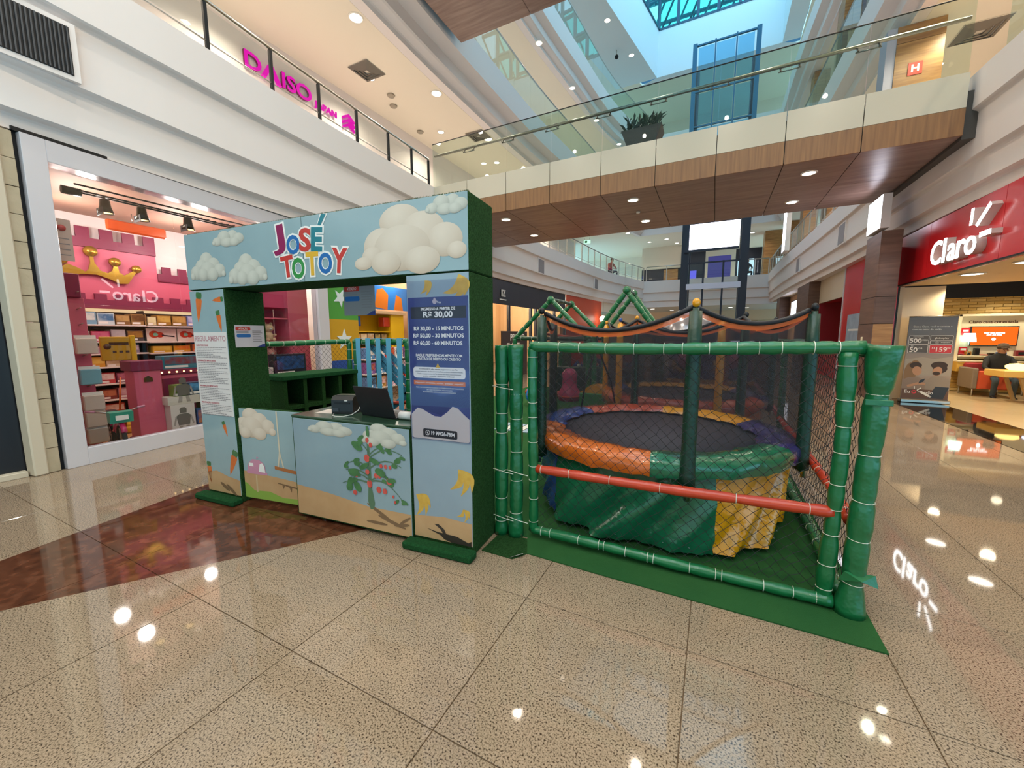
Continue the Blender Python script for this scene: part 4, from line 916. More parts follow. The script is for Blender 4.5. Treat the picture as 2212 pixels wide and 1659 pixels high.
# fence and strap gate seen through the booth
lf=thing('fence_panel','left play fence of green padded rails behind the booth opening','fence',(-4.72,2.7,0))
padded(lf,(-4.72,2.5,1.405),(-4.66,3.98,1.405),.036,10,m_vin,'top_rail'); padded(lf,(-4.66,3.98,.02),(-4.66,3.98,1.40),.036,8,m_vin,'post'); padded(lf,(-4.72,2.5,.05),(-4.66,3.98,.05),.035,8,m_vin,'bottom_rail')
net(lf,lambda s,t:(-4.72+.04*s,2.5+s,.08+t),1.46,1.30)
gt=thing('strap_gate','green padded gate with pale blue vertical and diagonal straps','gate',(-4.5,4.0,0))
padded(gt,(-4.54,4.0,.02),(-4.54,4.0,1.40),.038,7,m_vin,'post'); padded(gt,(-3.58,4.0,.02),(-3.58,4.0,1.42),.042,7,m_vin,'post',flare=lambda t:1+.25*max(0,(t-.75)/.25))
padded(gt,(-4.56,4.0,1.41),(-3.56,4.0,1.41),.045,8,m_vin,'top_rail'); padded(gt,(-4.5,4.0,.06),(-3.62,4.0,.06),.036,6,m_vin,'bottom_rail'); padded(gt,(-4.5,4.02,.53),(-3.62,4.02,.60),.026,4,m_redv,'middle_rail')
m_strap=mat('blue_strap','#5da9cc',.5)
for k in range(5):
    x=-4.44+.19*k; MB().box(x-.042,x+.042,3.947,3.953,.10,1.455).build('strap',m_strap,gt,world=True); MB().box(x-.042,x+.042,3.953,4.047,1.453,1.459).build('strap_fold',m_strap,gt,world=True)
for (x0,z0,x1,z1) in ((-4.3,1.36,-3.62,.85),(-4.1,1.36,-3.62,1.0),(-4.1,1.12,-3.62,.70),(-4.0,.45,-3.62,.72),(-3.9,.30,-3.62,.5)): MB().bar((x0,4.03,z0),(x1,4.03,z1),.006,.085).build('diagonal_strap',m_strap,gt,world=True)
net(gt,lambda s,t:(-4.5+s,4.01,.08+t),.88,1.28,.075)
cb=thing('cubby_shelf','dark green turf-covered cubby shelf seen through the booth opening','shelf',(-4.40,2.68,0))
TT=.045
MB().bbox(-.24,.22,-.02,1.02,1.0,1.05,.006).build('top',m_turf2,cb)
MB().box(-.22,-.20,0,1.0,0,1.0).build('back',m_turf,cb)
for k in range(5): MB().box(-.2,.2,k*.24,k*.24+TT,0,1.0).build('divider',m_turf,cb)
for k in range(4):
    for j in range(3): MB().box(-.2,.195,k*.24+TT,(k+1)*.24,j*.33,j*.33+TT).build('shelf_board',m_turf,cb)

# ---- trampolines
def vinyl(n,c,c2): return mat(n,c,.22,bump=(7,.9),coat=.4,var=(4,.4,c2))
m_mat=mat('jump_mat','#3a3743',.55,bump=(400,.2)); m_or=vinyl('pad_orange','#c8641f','#a84e16'); m_gr=vinyl('pad_green','#1d6a48','#134f35'); m_pu=vinyl('pad_purple','#3b2f68','#2c2350')
m_ye=vinyl('pad_yellow','#de9610','#c98206'); m_ro=vinyl('pad_red','#b8472a','#973620'); m_bl=vinyl('pad_blue','#2a468f','#1f3674')
m_sleeve=mat('pole_sleeve','#0e3527',.4,bump=(18,.3)); m_sleeveb=mat('pole_sleeve_black','#16201d',.5)
m_sheer=sheer('enclosure_mesh','#241f28',.52); m_band=mat('band_black','#14131a',.6); m_bando=sheer('band_orange','#e0662c',.8)
def noise1(x,s=0): return math.sin(x*3.1+s)*.5+math.sin(x*7.3+s*2.1)*.3+math.sin(x*13.7+s*1.7)*.2
def trampoline(label,cx,cy,rot,padcols,skirts,polecols,caps,mesh=True,Z=.66,R=1.09,rm=.77,folds=True,entr=True,h=1.655):
    t=thing('trampoline',label,'trampoline',(cx,cy,0)); rr=random.uniform(0,9)
    MB().lathe([(.0001,Z-.03),(rm+.06,Z-.025),(rm+.06,Z-.035),(.0001,Z-.04)],(0,0,0),48).build('jump_mat',m_mat,t)
    MB().tube([((R-.06)*math.cos(2*PI*k/40),(R-.06)*math.sin(2*PI*k/40),Z-.05) for k in range(40)],.025,8,False,None,True).build('frame_ring',m_steel,t)
    for a0,a1,m in padcols:
        n=max(4,int(abs(a1-a0)/3)); V=[]; F=[]; prof=[(-.20,-.005),(-.19,.012),(-.12,.035),(-.04,.045),(.04,.03),(.075,-.005),(.08,-.045),(.07,-.095)]
        for i in range(n+1):
            a=math.radians(a0+(a1-a0)*i/n+rot)
            for j,(dr,dz) in enumerate(prof):
                wv=noise1(a*4,rr); r=R-.09+dr+ (.035*wv if j<2 else .012*noise1(a*6,j)); V.append((r*math.cos(a),r*math.sin(a),Z+dz+.010*noise1(a*9,rr+j)))
        k=len(prof)
        for i in range(n):
            for j in range(k-1): F.append((i*k+j,(i+1)*k+j,(i+1)*k+j+1,i*k+j+1))
        mb=MB(); mb.add(V,F,True); fixnormals(mb.build('rim_pad',m,t))
    for a0,a1,m,lift in skirts:
        n=max(4,int(abs(a1-a0)/1.5)); V=[]; F=[]; nz=16
        for i in range(n+1):
            u=i/n; A=a0+(a1-a0)*u; a=math.radians(A+rot)
            for j in range(nz+1):
                s=j/nz; z=(Z-.07)*(1-s)+(.02+lift*(.5+.5*math.cos(u*2)))*s
                fold=.05*math.exp(-((u-.35-.5*(1-s))/.08)**2) if folds else 0
                fold+=-.05*math.exp(-((u-.22-.5*(1-s))/.07)**2) if folds else 0
                r=R-.08+.05*s*math.sin(a*5+rr)+.03*noise1(a*5+s*2,rr)*(.3+s)+fold*s**.5*1.2
                V.append((r*math.cos(a),r*math.sin(a),z))
        for i in range(n):
            for j in range(nz): F.append((i*(nz+1)+j,(i+1)*(nz+1)+j,(i+1)*(nz+1)+j+1,i*(nz+1)+j+1))
        mb=MB(); mb.add(V,F,True); sk=fixnormals(mb.build('skirt',m,t))
        mb=MB()
        for i in range(3,n,max(4,int(n/7))): p=V[i*(nz+1)+nz-1]; mb.lathe([(.006,0),(.0001,.004)],(p[0]*1.012,p[1]*1.012,p[2]+.012),8)
        mb.build('eyelet',m_steel,sk).__setitem__('kind','stuff')
    PP=[]
    for k,an in enumerate((-72,-11,49,109,168,223)):
        a=math.radians(an+rot); c,s=math.cos(a),math.sin(a); b=Vector((R*1.0*c,R*1.0*s,0)); PP.append(b)
        pts=[b+Vector((0,0,z)) for z in (.50,.60,.8,1.1,1.4,h-.02)]
        po=MB().tube([b+Vector((c*.02,s*.02,z)) for z in (.44,.52,.56)],.022,8).build('pole',m_steel,t)
        sl=MB().tube(pts,.044,12,True,[.05,.047,.043,.044,.043,.036]).build('sleeve',polecols[k],po)
        MB().tube([b+Vector((0,0,.48)),b+Vector((0,0,h))],.019,8).build('tube',polecols[k],po)
        MB().tube([b*.84+Vector((0,0,.02)),b*.84+Vector((0,0,Z-.06))],.02,8).build('leg',m_dark,t)
        MB().ball(tuple(b+Vector((0,0,h+.03))),.024,.024,.028,12,8).build('pole_cap',caps[k],po)
    for k in range(6):
        A,B=PP[k]*.97,PP[(k+1)%6]*.97; n=14; sag=.10+.02*(k%3)
        if k in (2,3): sag=.15
        top=lambda q: h+.01-sag*4*q*(1-q)+.0*q
        V=[];F=[]
        for i in range(n+1):
            q=i/n; p=A.lerp(B,q)
            for z in (Z+.02,top(q)-.05): V.append((p.x,p.y,z))
        for i in range(n): F.append((2*i,2*i+2,2*i+3,2*i+1))
        if mesh:
            mb=MB(); mb.add(V,F); mb.build('safety_mesh',m_sheer,t)
        pts=[Vector((A.lerp(B,i/n).x,A.lerp(B,i/n).y,top(i/n))) for i in range(n+1)]
        V=[];F=[]
        for i,p in enumerate(pts): V+= [tuple(p-Vector((0,0,.012))),tuple(p-Vector((0,0,.046)))]
        for i in range(n): F.append((2*i,2*i+1,2*i+3,2*i+2))
        mb=MB(); mb.add(V,F); mb.build('orange_band',m_bando,t)
        MB().tube(pts,.017,6).build('black_band',m_band,t)
    if entr:
        A,B=PP[3]*.96,PP[4]*.96; q=lambda s,z:(A.lerp(B,s).x,A.lerp(B,s).y,z)
        MB().tube([q(.52,1.55),q(.52,1.42),q(.58,1.2),q(.66,.95),q(.70,.70)],.010,6).build('entrance_zip',m_band,t)
        MB().tube([q(.52,1.42),q(.44,1.2),q(.33,.98),q(.27,.72)],.010,6).build('entrance_zip',m_band,t)
    return t
pads=[(-84,-23,m_gr),(-23,33,m_pu),(33,91,m_ye),(91,147,m_ro),(147,200,m_bl),(200,276,m_or)]
sk=[(180,232,m_bl,.14),(232,300,m_gr,.02),(300,362,m_ye,.02),(2,60,m_pu,.02),(60,120,m_ye,.02),(120,180,m_ro,.02)]
trampoline('round trampoline just behind the front fence with orange and green front pads',-.44,3.70,0,pads,sk,[m_sleeve]*6,[m_ye,m_dark,m_dark,m_ye,m_dark,m_dark])
pads2=[(-150,-30,m_ro),(-30,30,m_pu),(30,90,m_ye),(90,150,m_ye),(150,170,m_bl),(170,210,m_or)]
sk2=[(150,230,m_or,.02),(230,330,m_ro,.02),(330,400,m_ro,.02),(40,150,m_bl,.02)]
trampoline('second trampoline behind the first with red skirt and yellow rear pads',-.40,6.12,8,pads2,sk2,[m_ye,m_sleeve,m_or,m_sleeve,m_ye,m_ye],[m_dark,m_dark,m_redv,m_dark,m_ye,m_bl],True,.66,1.10,.78,False,False)

# ---- tube-frame playhouses
def house(label,x0,x1,ya,yb,ze,za):
    t=thing('tube_playhouse',label,'play frame',((x0+x1)/2,ya,0)); xm=(x0+x1)/2
    for y in (ya,yb):
        for x in (x0,x1):
            padded(t,(x,y,0),(x,y,ze),.05,6,m_vin,'post'); padded(t,(x,y,ze),(xm,y,za),.048,5,m_vin,'rafter')
        padded(t,(x0,y,ze),(x1,y,ze),.04,6,m_vind,'tie_beam')
        MB().ball((xm,y,za),.075).build('joint_wrap',m_vinl,t,world=True)
    padded(t,(xm,ya,za),(xm,yb,za),.04,5,m_vind,'ridge')
    for x in (x0,x1): padded(t,(x,ya,ze),(x,yb,ze),.045,5,m_vin,'eave_rail')
    MB().tube([(x0,yb+.1,ze+.12),(xm,yb+.1,ze+.02),(x1,yb+.1,ze+.12)],.03,8).build('red_swag',m_redv,t,world=True)
house('green padded tube playhouse frame, left one seen beside the booth',-3.75,-2.15,7.5,8.8,1.42,2.2)
house('green padded tube playhouse frame, taller one above the rear trampoline',-2.02,-.88,7.45,8.15,1.5,2.30)
# ---- soft play pieces
m_pinkv=mat('pink_vinyl','#c4446e',.3,bump=(8,.4)); m_cubeg=mat('cube_green','#2f7a3a',.35,bump=(8,.3)); m_whitev=mat('white_vinyl','#d8d6cc',.4)
bl=thing('soft_ball','blue soft ball with red spots and white band lying on the carpet','ball',(-3.30,7.6,.24))
MB().ball((0,0,0),.23).build('ball',mat('ball_blue','#2b7fc4',.35),bl)
for a,e in ((-1.9,.1),(-1.2,-.2),(-1.5,.75),(-.5,.1),(-2.7,.3)):
    d=Vector((math.cos(a)*math.cos(e),math.sin(a)*math.cos(e),math.sin(e)))*.19; MB().ball(tuple(d),.06,.06,.06,10,6).build('spot',m_redv if e<.5 else m_whitev,bl)
pk=thing('soft_skittle','pink soft skittle-shaped seat standing on the carpet','soft play',(-2.9,8.6,0)); MB().lathe([(.24,0),(.26,.1),(.24,.2),(.17,.32),(.16,.5),(.18,.62),(.1,.72),(.0001,.75)],(0,0,0),16).build('body',m_pinkv,pk); MB().lathe([(.262,.08),(.27,.1),(.262,.12)],(0,0,0),16).build('seam',m_redv,pk)
for k,(x,y,s) in enumerate(((-3.25,8.9,'left of'),(-2.35,8.4,'right of'))):
    b=thing('small_ball','small red ball on the carpet %s the pink seat'%s,'ball',(x,y,.08)); MB().ball((0,0,0),.08).build('shell',m_redv,b); MB().lathe([(.0801,-.006),(.082,0),(.0801,.006)],(0,0,0),14).build('seam',m_pinkv,b)
cu=thing('soft_block','green soft cube with yellow wedge beside the rear trampoline','soft play',(-1.95,7.3,0)); MB().bbox(-.25,.25,-.22,.22,0,.42,.02).build('block',m_cubeg,cu); fixnormals(MB().prism([(-.25,.42),(.25,.42),(.1,.56),(-.05,.56)],'y',-.2,.2).build('wedge',m_ye,cu))
bp_=thing('ball_pit','dark green padded ball pit with red back panel full of balls','ball pit',(-2.5,9.7,0))
MB().bbox(-1.0,1.0,-.35,-.2,0,.72,.03).build('front_wall',m_vind,bp_); MB().bbox(-1.0,1.0,.5,.6,0,1.3,.03).build('back_panel',m_redv,bp_)
for x in (-.95,-.3,.35,.95): MB().bbox(x-.05,x+.05,-.25,.55,0,1.35,.02).build('padded_post',m_vin,bp_)
for k in range(34):
    MB().ball((random.uniform(-.88,.88),random.uniform(-.15,.4),.74+random.uniform(-.02,.06)),.055,.055,.055,8,5).build('pit_ball',random.choice((m_pinkv,m_redv,m_whitev,m_ye,m_bl)),bp_)
MB().tube([(-.7,-.1,1.25),(-.2,-.15,.95),(.3,-.2,.75)],.06,10).build('slide_rail',m_pu,bp_)
cw=thing('soft_climbing_panel','purple soft panel with pink discs and yellow arcs behind the rear trampoline','soft play',(-.05,8.9,0))
MB().bbox(-.75,.75,0,.2,0,1.35,.04).build('panel',m_pu,cw); MB().bbox(-.8,.8,-.25,0,0,.42,.04).build('base_cushion',m_redv,cw); MB().bbox(-.8,.8,-.06,.0,.50,.58,.02).build('yellow_bar',m_ye,cw)
for x in (-.42,.35): MB().lathe([(.18,0),(.16,.05),(.0001,.08)],(x,0,0),18).build('disc',m_pinkv,cw,(0,-.02,.98)).rotation_euler=(PI/2,0,0)
for x in (-.42,.35): MB().tube([(x-.25+.02*k*0,-.03,.72)]+[(x+.25*math.cos(a),-.03,.98+.25*math.sin(a)) for a in [PI+.25*q for q in range(7)]],.03,8).build('arc',m_ye,cw)
st=thing('striped_mat','pale striped play mat on the carpet seen between the gate posts','mat',(-2.55,5.6,.009)); 
for k in range(8): MB().box(-.5+.12*k,-.40+.12*k,-.25,.25,0,.012).build('stripe',m_whitev if k%2 else mat('stripe_grey','#8fa6b4',.5),st)

for o in list(COL.objects):
    if o.parent is None and o.get('category') in ('trampoline','fence','fence post','gate','shelf','play frame','soft play','ball','ball pit') and o.location.y>2.45 and o.location.z<.3 and o.location.x>-4.8 and o.location.x<.9: o.location.z+=.0085
# ================================================================== TOY SHOP (left)
m_frame_w=mat('shop_frame_white','#cfcbd0',.22,coat=.3); m_stone=mat('stone_tile_cream','#b9aa90',.55,bump=(12,.4),var=(5,.5,'#a89a7e')); m_pil=mat('pilaster_cream','#cfc2ac',.5)
m_pinkw=mat('castle_pink','#cf5f78',.5); m_maroon=mat('castle_maroon','#7d2445',.5); m_gold=mat('crown_gold','#c29a3c',.25,.75); m_shwhite=mat('shop_white','#e9dedb',.6)
m_shelf=mat('shelf_white','#e6dcd6',.4); m_shopfloor=mat('shop_floor_tile','#d0a878',.25); m_yelp=mat('shop_yellow','#e3b414',.45); m_shopdark=mat('shop_dark','#2c1a1c',.6)
XF=-6.53
FR=math.radians(7.5); FP=(XF,1.6,0)
def facade(s_,n_=0): return (FP[0]-s_*math.sin(FR)+n_*math.cos(FR),FP[1]+s_*math.cos(FR)+n_*math.sin(FR),0)
fz=struct('window_2','white framed shop window of the pink castle toy shop','shop window',FP); fz.rotation_euler=(0,0,FR)
MB().bbox(-.06,.05,-.055,.13,0,3.60,.004).build('frame',m_frame_w,fz); MB().bbox(-.06,.05,.13,3.70,3.375,3.60,.004).build('frame',m_frame_w,fz); MB().bbox(-.06,.05,.13,3.70,0,.2,.004).build('frame',m_frame_w,fz)
MB().bbox(-.12,.05,3.70,3.96,0,3.60,.004).build('frame',m_frame_w,fz)
m_shopglass=glass('shop_glass','#f6f6f6',1.55,1.0)
for a,b in ((.13,1.31),(1.316,2.5),(2.506,3.70)): MB().box(-.012,0,a,b,.2,3.375).build('glass_pane',m_shopglass,fz)
MB().box(-.10,-.02,-.10,-.055,0,3.63).build('shadow_gap',m_dark,fz); MB().box(-.10,.03,-.10,4.0,3.60,3.64).build('shadow_gap',m_dark,fz); MB().box(-.16,-.07,-.10,4.0,3.38,3.9).build('lintel',m_frame_w,fz)  # lintel: added behind the frame to keep shop light from leaking out
pi=struct('wall_left_pier','cream pilaster and stone strip beside the toy shop window','pillar',FP); pi.rotation_euler=(0,0,FR)
MB().bbox(-.1,.06,-.315,-.205,0,3.6,.012).build('pilaster',m_pil,pi)
for k in range(13): MB().bbox(-.1,.03+.004*(k%2),-.203,-.102,.004+k*.276,.274+k*.276,.003).build('stone_tile',m_stone,pi)
tag(MB().box(-8.5,XF-.08,-6,1.29,.0,3.6).build('door_1',mat('dark_entrance','#150f10',.3)),'dark closed shopfront at the left edge','shopfront',kind='structure')
tag(MB().bbox(XF-.09,XF+.02,-3,1.27,0,.06,.004).build('trim_1',m_pil),'cream sill under the dark shopfront','sill',kind='structure')
inn=struct('wall_left_shop','inside walls and floor of the toy shop','shop interior')
MB().box(-9.6,-9.4,1.2,10.2,0,3.6).build('back_wall',m_shwhite,inn); MB().box(-9.5,XF-.13,1.3,1.4,0,3.6).build('side_wall',mat('shop_side','#d8b9b4',.6),inn); MB().box(-9.5,XF-.13,10.0,10.2,0,3.52).build('side_wall',m_yelp,inn)
MB().prism([(-9.5,1.4),(-6.64,1.4),(-7.05,4.9),(-7.6,10),(-9.5,10)],'z',.0,.004).build('shop_floor',m_shopfloor,inn); MB().prism([(-9.5,1.4),(-6.66,1.4),(-7.12,4.95),(-9.5,4.95)],'z',3.5,3.58).build('shop_ceiling',mat('shop_ceiling_tan','#a5806e',.6),inn)
# castle wall with battlements
cs=thing('castle_wall','pink castle wall with maroon battlements and gold crown inside the toy shop','shop fitting',(-9.3,2.0,0))
MB().box(-.06,0,-.55,1.69,1.97,3.0).build('wall_panel',m_pinkw,cs); MB().box(0,.03,-.55,1.69,2.97,3.12).build('battlement_band',m_maroon,cs)
for k in range(8): y=1.69-.115-k*.285; MB().box(0,.03,y-.05,y+.115,3.12,3.29).build('merlon',m_maroon,cs)
MB().box(-.06,-.01,1.69,3.1,1.97,2.64).build('wall_panel',m_pinkw,cs); MB().box(-.01,.02,1.69,3.1,2.52,2.66).build('battlement_band',m_maroon,cs)
for k in range(6): y=1.76+k*.25; MB().box(-.01,.02,y,y+.14,2.66,2.79).build('merlon',m_maroon,cs)
MB().box(0,.04,-.55,3.1,1.98,2.12).build('arch_band',m_maroon,cs)
for k in range(14): y=-.5+k*.26; MB().box(0,.035,y,y+.15,2.12,2.22).build('arch_merlon',m_maroon,cs)
MB().box(.0,.25,-.55,-.05,2.3,2.62).build('turret_cap',m_maroon,cs); MB().box(.0,.22,-.5,-.08,1.9,2.3).build('turret',m_pinkw,cs)
P=[(.42,2.40),(.45,2.60),(.52,2.66),(.62,2.62),(.72,2.56),(.76,2.60),(.79,2.72),(.79,2.84),(.83,2.84),(.84,2.72),(.90,2.60),(.99,2.57),(1.05,2.62),(1.08,2.72),(1.12,2.72),(1.14,2.60),(1.20,2.56),(1.34,2.66),(1.37,2.64),(1.24,2.42),(1.13,2.41),(1.02,2.47),(.85,2.53),(.66,2.52),(.52,2.46)]
cr=fixnormals(MB().prism(P,'x',.02,.07).build('crown',m_gold,cs))
for y,z,r in ((.81,2.90,.085),(1.10,2.77,.075),(1.38,2.69,.065),(.46,2.72,.075)): MB().lathe([(r,0),(r,.05)],(0,0,0),18).build('crown_ball',m_gold,cr,(.02,y,z)).rotation_euler=(0,PI/2,0)
# shelves
sh_=thing('toy_shelving','white shelves in a dark niche under the pink castle wall','shelving',(-9.3,2.45,0))
MB().box(-.05,.0,-.1,2.2,0,1.97).build('back_board',m_shopdark,sh_)
ZS=[1.70,1.42,1.22,1.0,.72,.45,.2]
for z in ZS:
    MB().bbox(0,.36,-.1,.86,z-.025,z,.003).build('shelf_board',m_shelf,sh_); MB().bbox(0,.40,.87,2.2,z-.035,z-.01,.003).build('shelf_board',m_shelf,sh_)
MB().box(0,.3,.855,.87,0,1.95).build('divider',m_shopdark,sh_); MB().box(.0,.42,-.12,-.1,0,1.97).build('divider',m_pinkw,sh_)
MB().box(0,.06,-.1,2.2,1.92,1.97).build('light_strip',lamp('shelf_light','#ffd9a8',1.2),sh_)
ord_=['first','second','third','fourth','fifth','sixth','seventh','eighth','ninth','tenth']
def toybox(name,label,x,y,z,w,d,h,col,print_=None,rot=0,grp=None,facing='x',window=False):
    t=thing(name,label,'toy box',(x,y,z),rot,grp); m=mat('carton_'+col,col,.35)
    MB().bbox(-d/2,d/2,-w/2,w/2,0,h,.003).build('carton',m,t)
    if print_: 
        MB().box(d/2,d/2+.002,-w*.44,w*.44,h*.35,h*.92).build('front_print',mat('print_'+print_+col,print_,.3,var=(11,.75,col)),t); MB().box(d/2,d/2+.0025,-w*.44,w*.1,h*.08,h*.26).build('title_bar',m_ink,t)
    return t
rows=[(1.70,[('pale blue','#7ea6c0','#e2e6e2',.30,.20),('blue and white','#c9d6dc','#4d7ba8',.22,.19),('brown','#8a6238','#c9a468',.2,.17),('tan','#a07a48','#6d4a2a',.22,.19),('cream figure','#d8c49a','#efe6b0',.14,.15),('amber','#a87b34','#d9b45c',.22,.18),('dark gold','#8f6f38','#caa45a',.24,.18),('violet blue','#8190c8','#c8d0ea',.26,.19)],-.02),
      (1.42,[('white','#dcd2cc','#3a4a4c',.2,.17),('hot pink','#c93a72','#e97ba0',.24,.17),('clear grey','#b3aab4','#d8d0d4',.2,.2),('dark','#4a3a3c','#b98a40',.24,.19)],-.02),
      (1.22,[('lilac','#b98fa8','#e4c8d4',.3,.12),('pale pink','#d8b4bc','#f0dcdc',.3,.13),('grey violet','#9a8aa0','#ded0d8',.2,.14)],-.02),
      (1.0,[('orange and yellow','#e0a03a','#f0c860',.32,.17),('pale tan','#d8c0a0','#b89870',.2,.14)],.0),
      (.72,[('crimson','#b23a44','#e8a0a0',.22,.2),('red striped','#c8484c','#f0e0dc',.22,.18),('plum','#7a3850','#c87890',.22,.17)],-.02),
      (.45,[('green leaf','#6a7a3c','#a8b860',.2,.16),('brown red','#8a4038','#c88060',.24,.17),('pink clear','#c08898','#e0c0c8',.24,.18)],-.02),
      (.2,[('pale rose','#d0a0a8','#ecd0d0',.24,.17),('red low','#b84038','#f0d8c8',.28,.17)],-.02)]
for ri,(z,L_,y0) in enumerate(rows):
    y=2.45+y0-.02
    for k,(nm,c1,c2,w,h) in enumerate(L_):
        toybox('toy_box','%s toy box, %s from left, %s shelf down under the castle'%(nm,ord_[k],ord_[ri]),-9.12,y+w/2,z,w-.015,.24,h,c1,c2,0,'toy boxes on the white shelves'); y+=w
# second half: guitars, yellow playsets
for k in range(2):
    y=3.32+.46*k+.22
    t=thing('guitar_box','white carton printed with a red toy guitar, %s of the pair'%('left','right')[k],'toy box',(-9.10,y,1.41),0,'toy guitar cartons')
    MB().bbox(-.1,.1,-.22,.22,0,.235,.003).build('carton',mat('carton_ivory','#ead9cc',.4),t)
    def yz(els,m,nm,dx):
        mb=MB()
        for i,e in enumerate(els):
            V=[]
            for q in range(16):
                a=2*PI*q/16; p,r=e[2]*math.cos(a),e[3]*math.sin(a); V.append((dx+i*.0003,e[0]+p,e[1]+r))
            mb.add(V,[tuple(range(16))])
        return mb.build(nm,m,t)
    yz([(-.11,.13,.075,.065),(-.03,.12,.06,.05)],mat('guitar_red','#c43a20',.3),'printed_guitar',.101); yz([(-.09,.125,.035,.033)],mat('guitar_teal','#7fc4a8',.3),'printed_rosette',.103)
    fixnormals(MB().prism([(.0,.125),(.0,.105),(.19,.075),(.19,.095)],'x',.101,.1035).build('printed_neck',m_black,t))
for k,(nm,c1,c2,w,h,yy_) in enumerate([('yellow flower','#e0b030','#f0d060',.30,.12,3.36),('yellow train','#d8a428','#e88030',.28,.12,3.67),('orange crane','#e07a20','#f0b040',.34,.14,3.97),('white triangular','#e8ddd0','#d04030',.16,.15,4.24)]):
    toybox('toy_box','%s toy box on the lower right shelf, %s from the left'%(nm,ord_[k]),-9.08,yy_+w/2,1.21,w-.02,.26,h,c1,c2,0,'toy boxes on the lower right shelf')
toybox('toy_box','pale yellow toy box at the right end below the cranes',-9.08,4.20,.99,.3,.26,.12,'#e4d8a8','#f0e8c8',0,'toy boxes on the lower right shelf')
# peg column with bags at the window
pg_=thing('peg_column','pink peg column hung with blister packs at the left end of the window','display column',(-7.45,1.98,0))
MB().bbox(-.12,.12,-.10,.13,0,2.0,.006).build('column',m_pinkw,pg_); MB().bbox(-.16,.16,-.10,.10,2.0,2.30,.008).build('maroon_cap',m_maroon,pg_)
for k in range(9): z=.45+.2*k; MB().tube([(.12,.05,z),(.26,.05,z+.02)],.006,6).build('peg',m_steel,pg_)
for k,(z,c) in enumerate(((1.38,'#d8c8bc'),(.98,'#7fb0c0'),(.64,'#d0c0b4'),(.42,'#c8b8a8'),(.2,'#b8a898'))):
    t=thing('blister_pack','%s blister pack hanging on the pink peg column, %s from the top'%(('cream','blue','pale','tan','grey')[k],ord_[k]),'toy pack',(-7.22,2.04,z-.1),0,'packs on the peg column'); MB().bbox(-.04,.04,-.1,.1,0,.2,.01).build('bag',mat('pack_'+c,c,.25),t); MB().box(-.003,.003,-.1,.1,.2,.24).build('header_card',m_ink,t)
bn=thing('shop_notice','pale notice board with red emblem stuck inside the window top left','notice',(-6.62,1.80,2.36)); MB().box(-.003,.003,-.06,.075,0,.46).build('sheet',mat('notice_tan','#c9ab9c',.5),bn); MB().lathe([(.035,0),(.035,.004)],(0,0,0),14).build('emblem',m_red,bn,(.004,.0,.36)).rotation_euler=(0,PI/2,0)
for k in range(4): MB().box(.003,.0045,-.04,.05,.06+.06*k,.07+.06*k).build('print_line',m_rg,bn)
# display platform, column, cartons
dc=thing('display_column','pink display column with maroon cap in the shop window','display column',(-7.3,2.60,0)); MB().bbox(-.15,.15,-.15,.15,.05,1.02,.006).build('shaft',m_pinkw,dc); MB().bbox(-.17,.17,-.18,.18,1.02,1.16,.006).build('cap',m_maroon,dc); MB().bbox(-.17,.17,-.17,.17,0,.06,.006).build('foot',m_maroon,dc)
fixnormals(MB().prism([(-.05,0),(.05,0),(.045,.06),(0,.085),(-.045,.06)],'x',.151,.16).build('badge',mat('badge_bronze','#6a5638',.3,.6),dc,(0,0,.86)))
dp=thing('display_counter','maroon castle display counter with a string of little lamps','display',(-7.65,2.82,0)); MB().bbox(-.25,.2,0,.95,0,.92,.006).build('base',m_pinkw,dp); MB().bbox(-.27,.22,0,.95,.92,1.0,.006).build('top',m_maroon,dp); MB().box(.0,.205,.05,.9,.02,.86).build('niche',m_maroon,dp)
m_bulb=lamp('bulb_warm','#ffd08a',5)
for k in range(10): MB().ball((.225,.05+k*.094,.955),.014,.014,.014,8,5).build('bulb',m_bulb,dp)
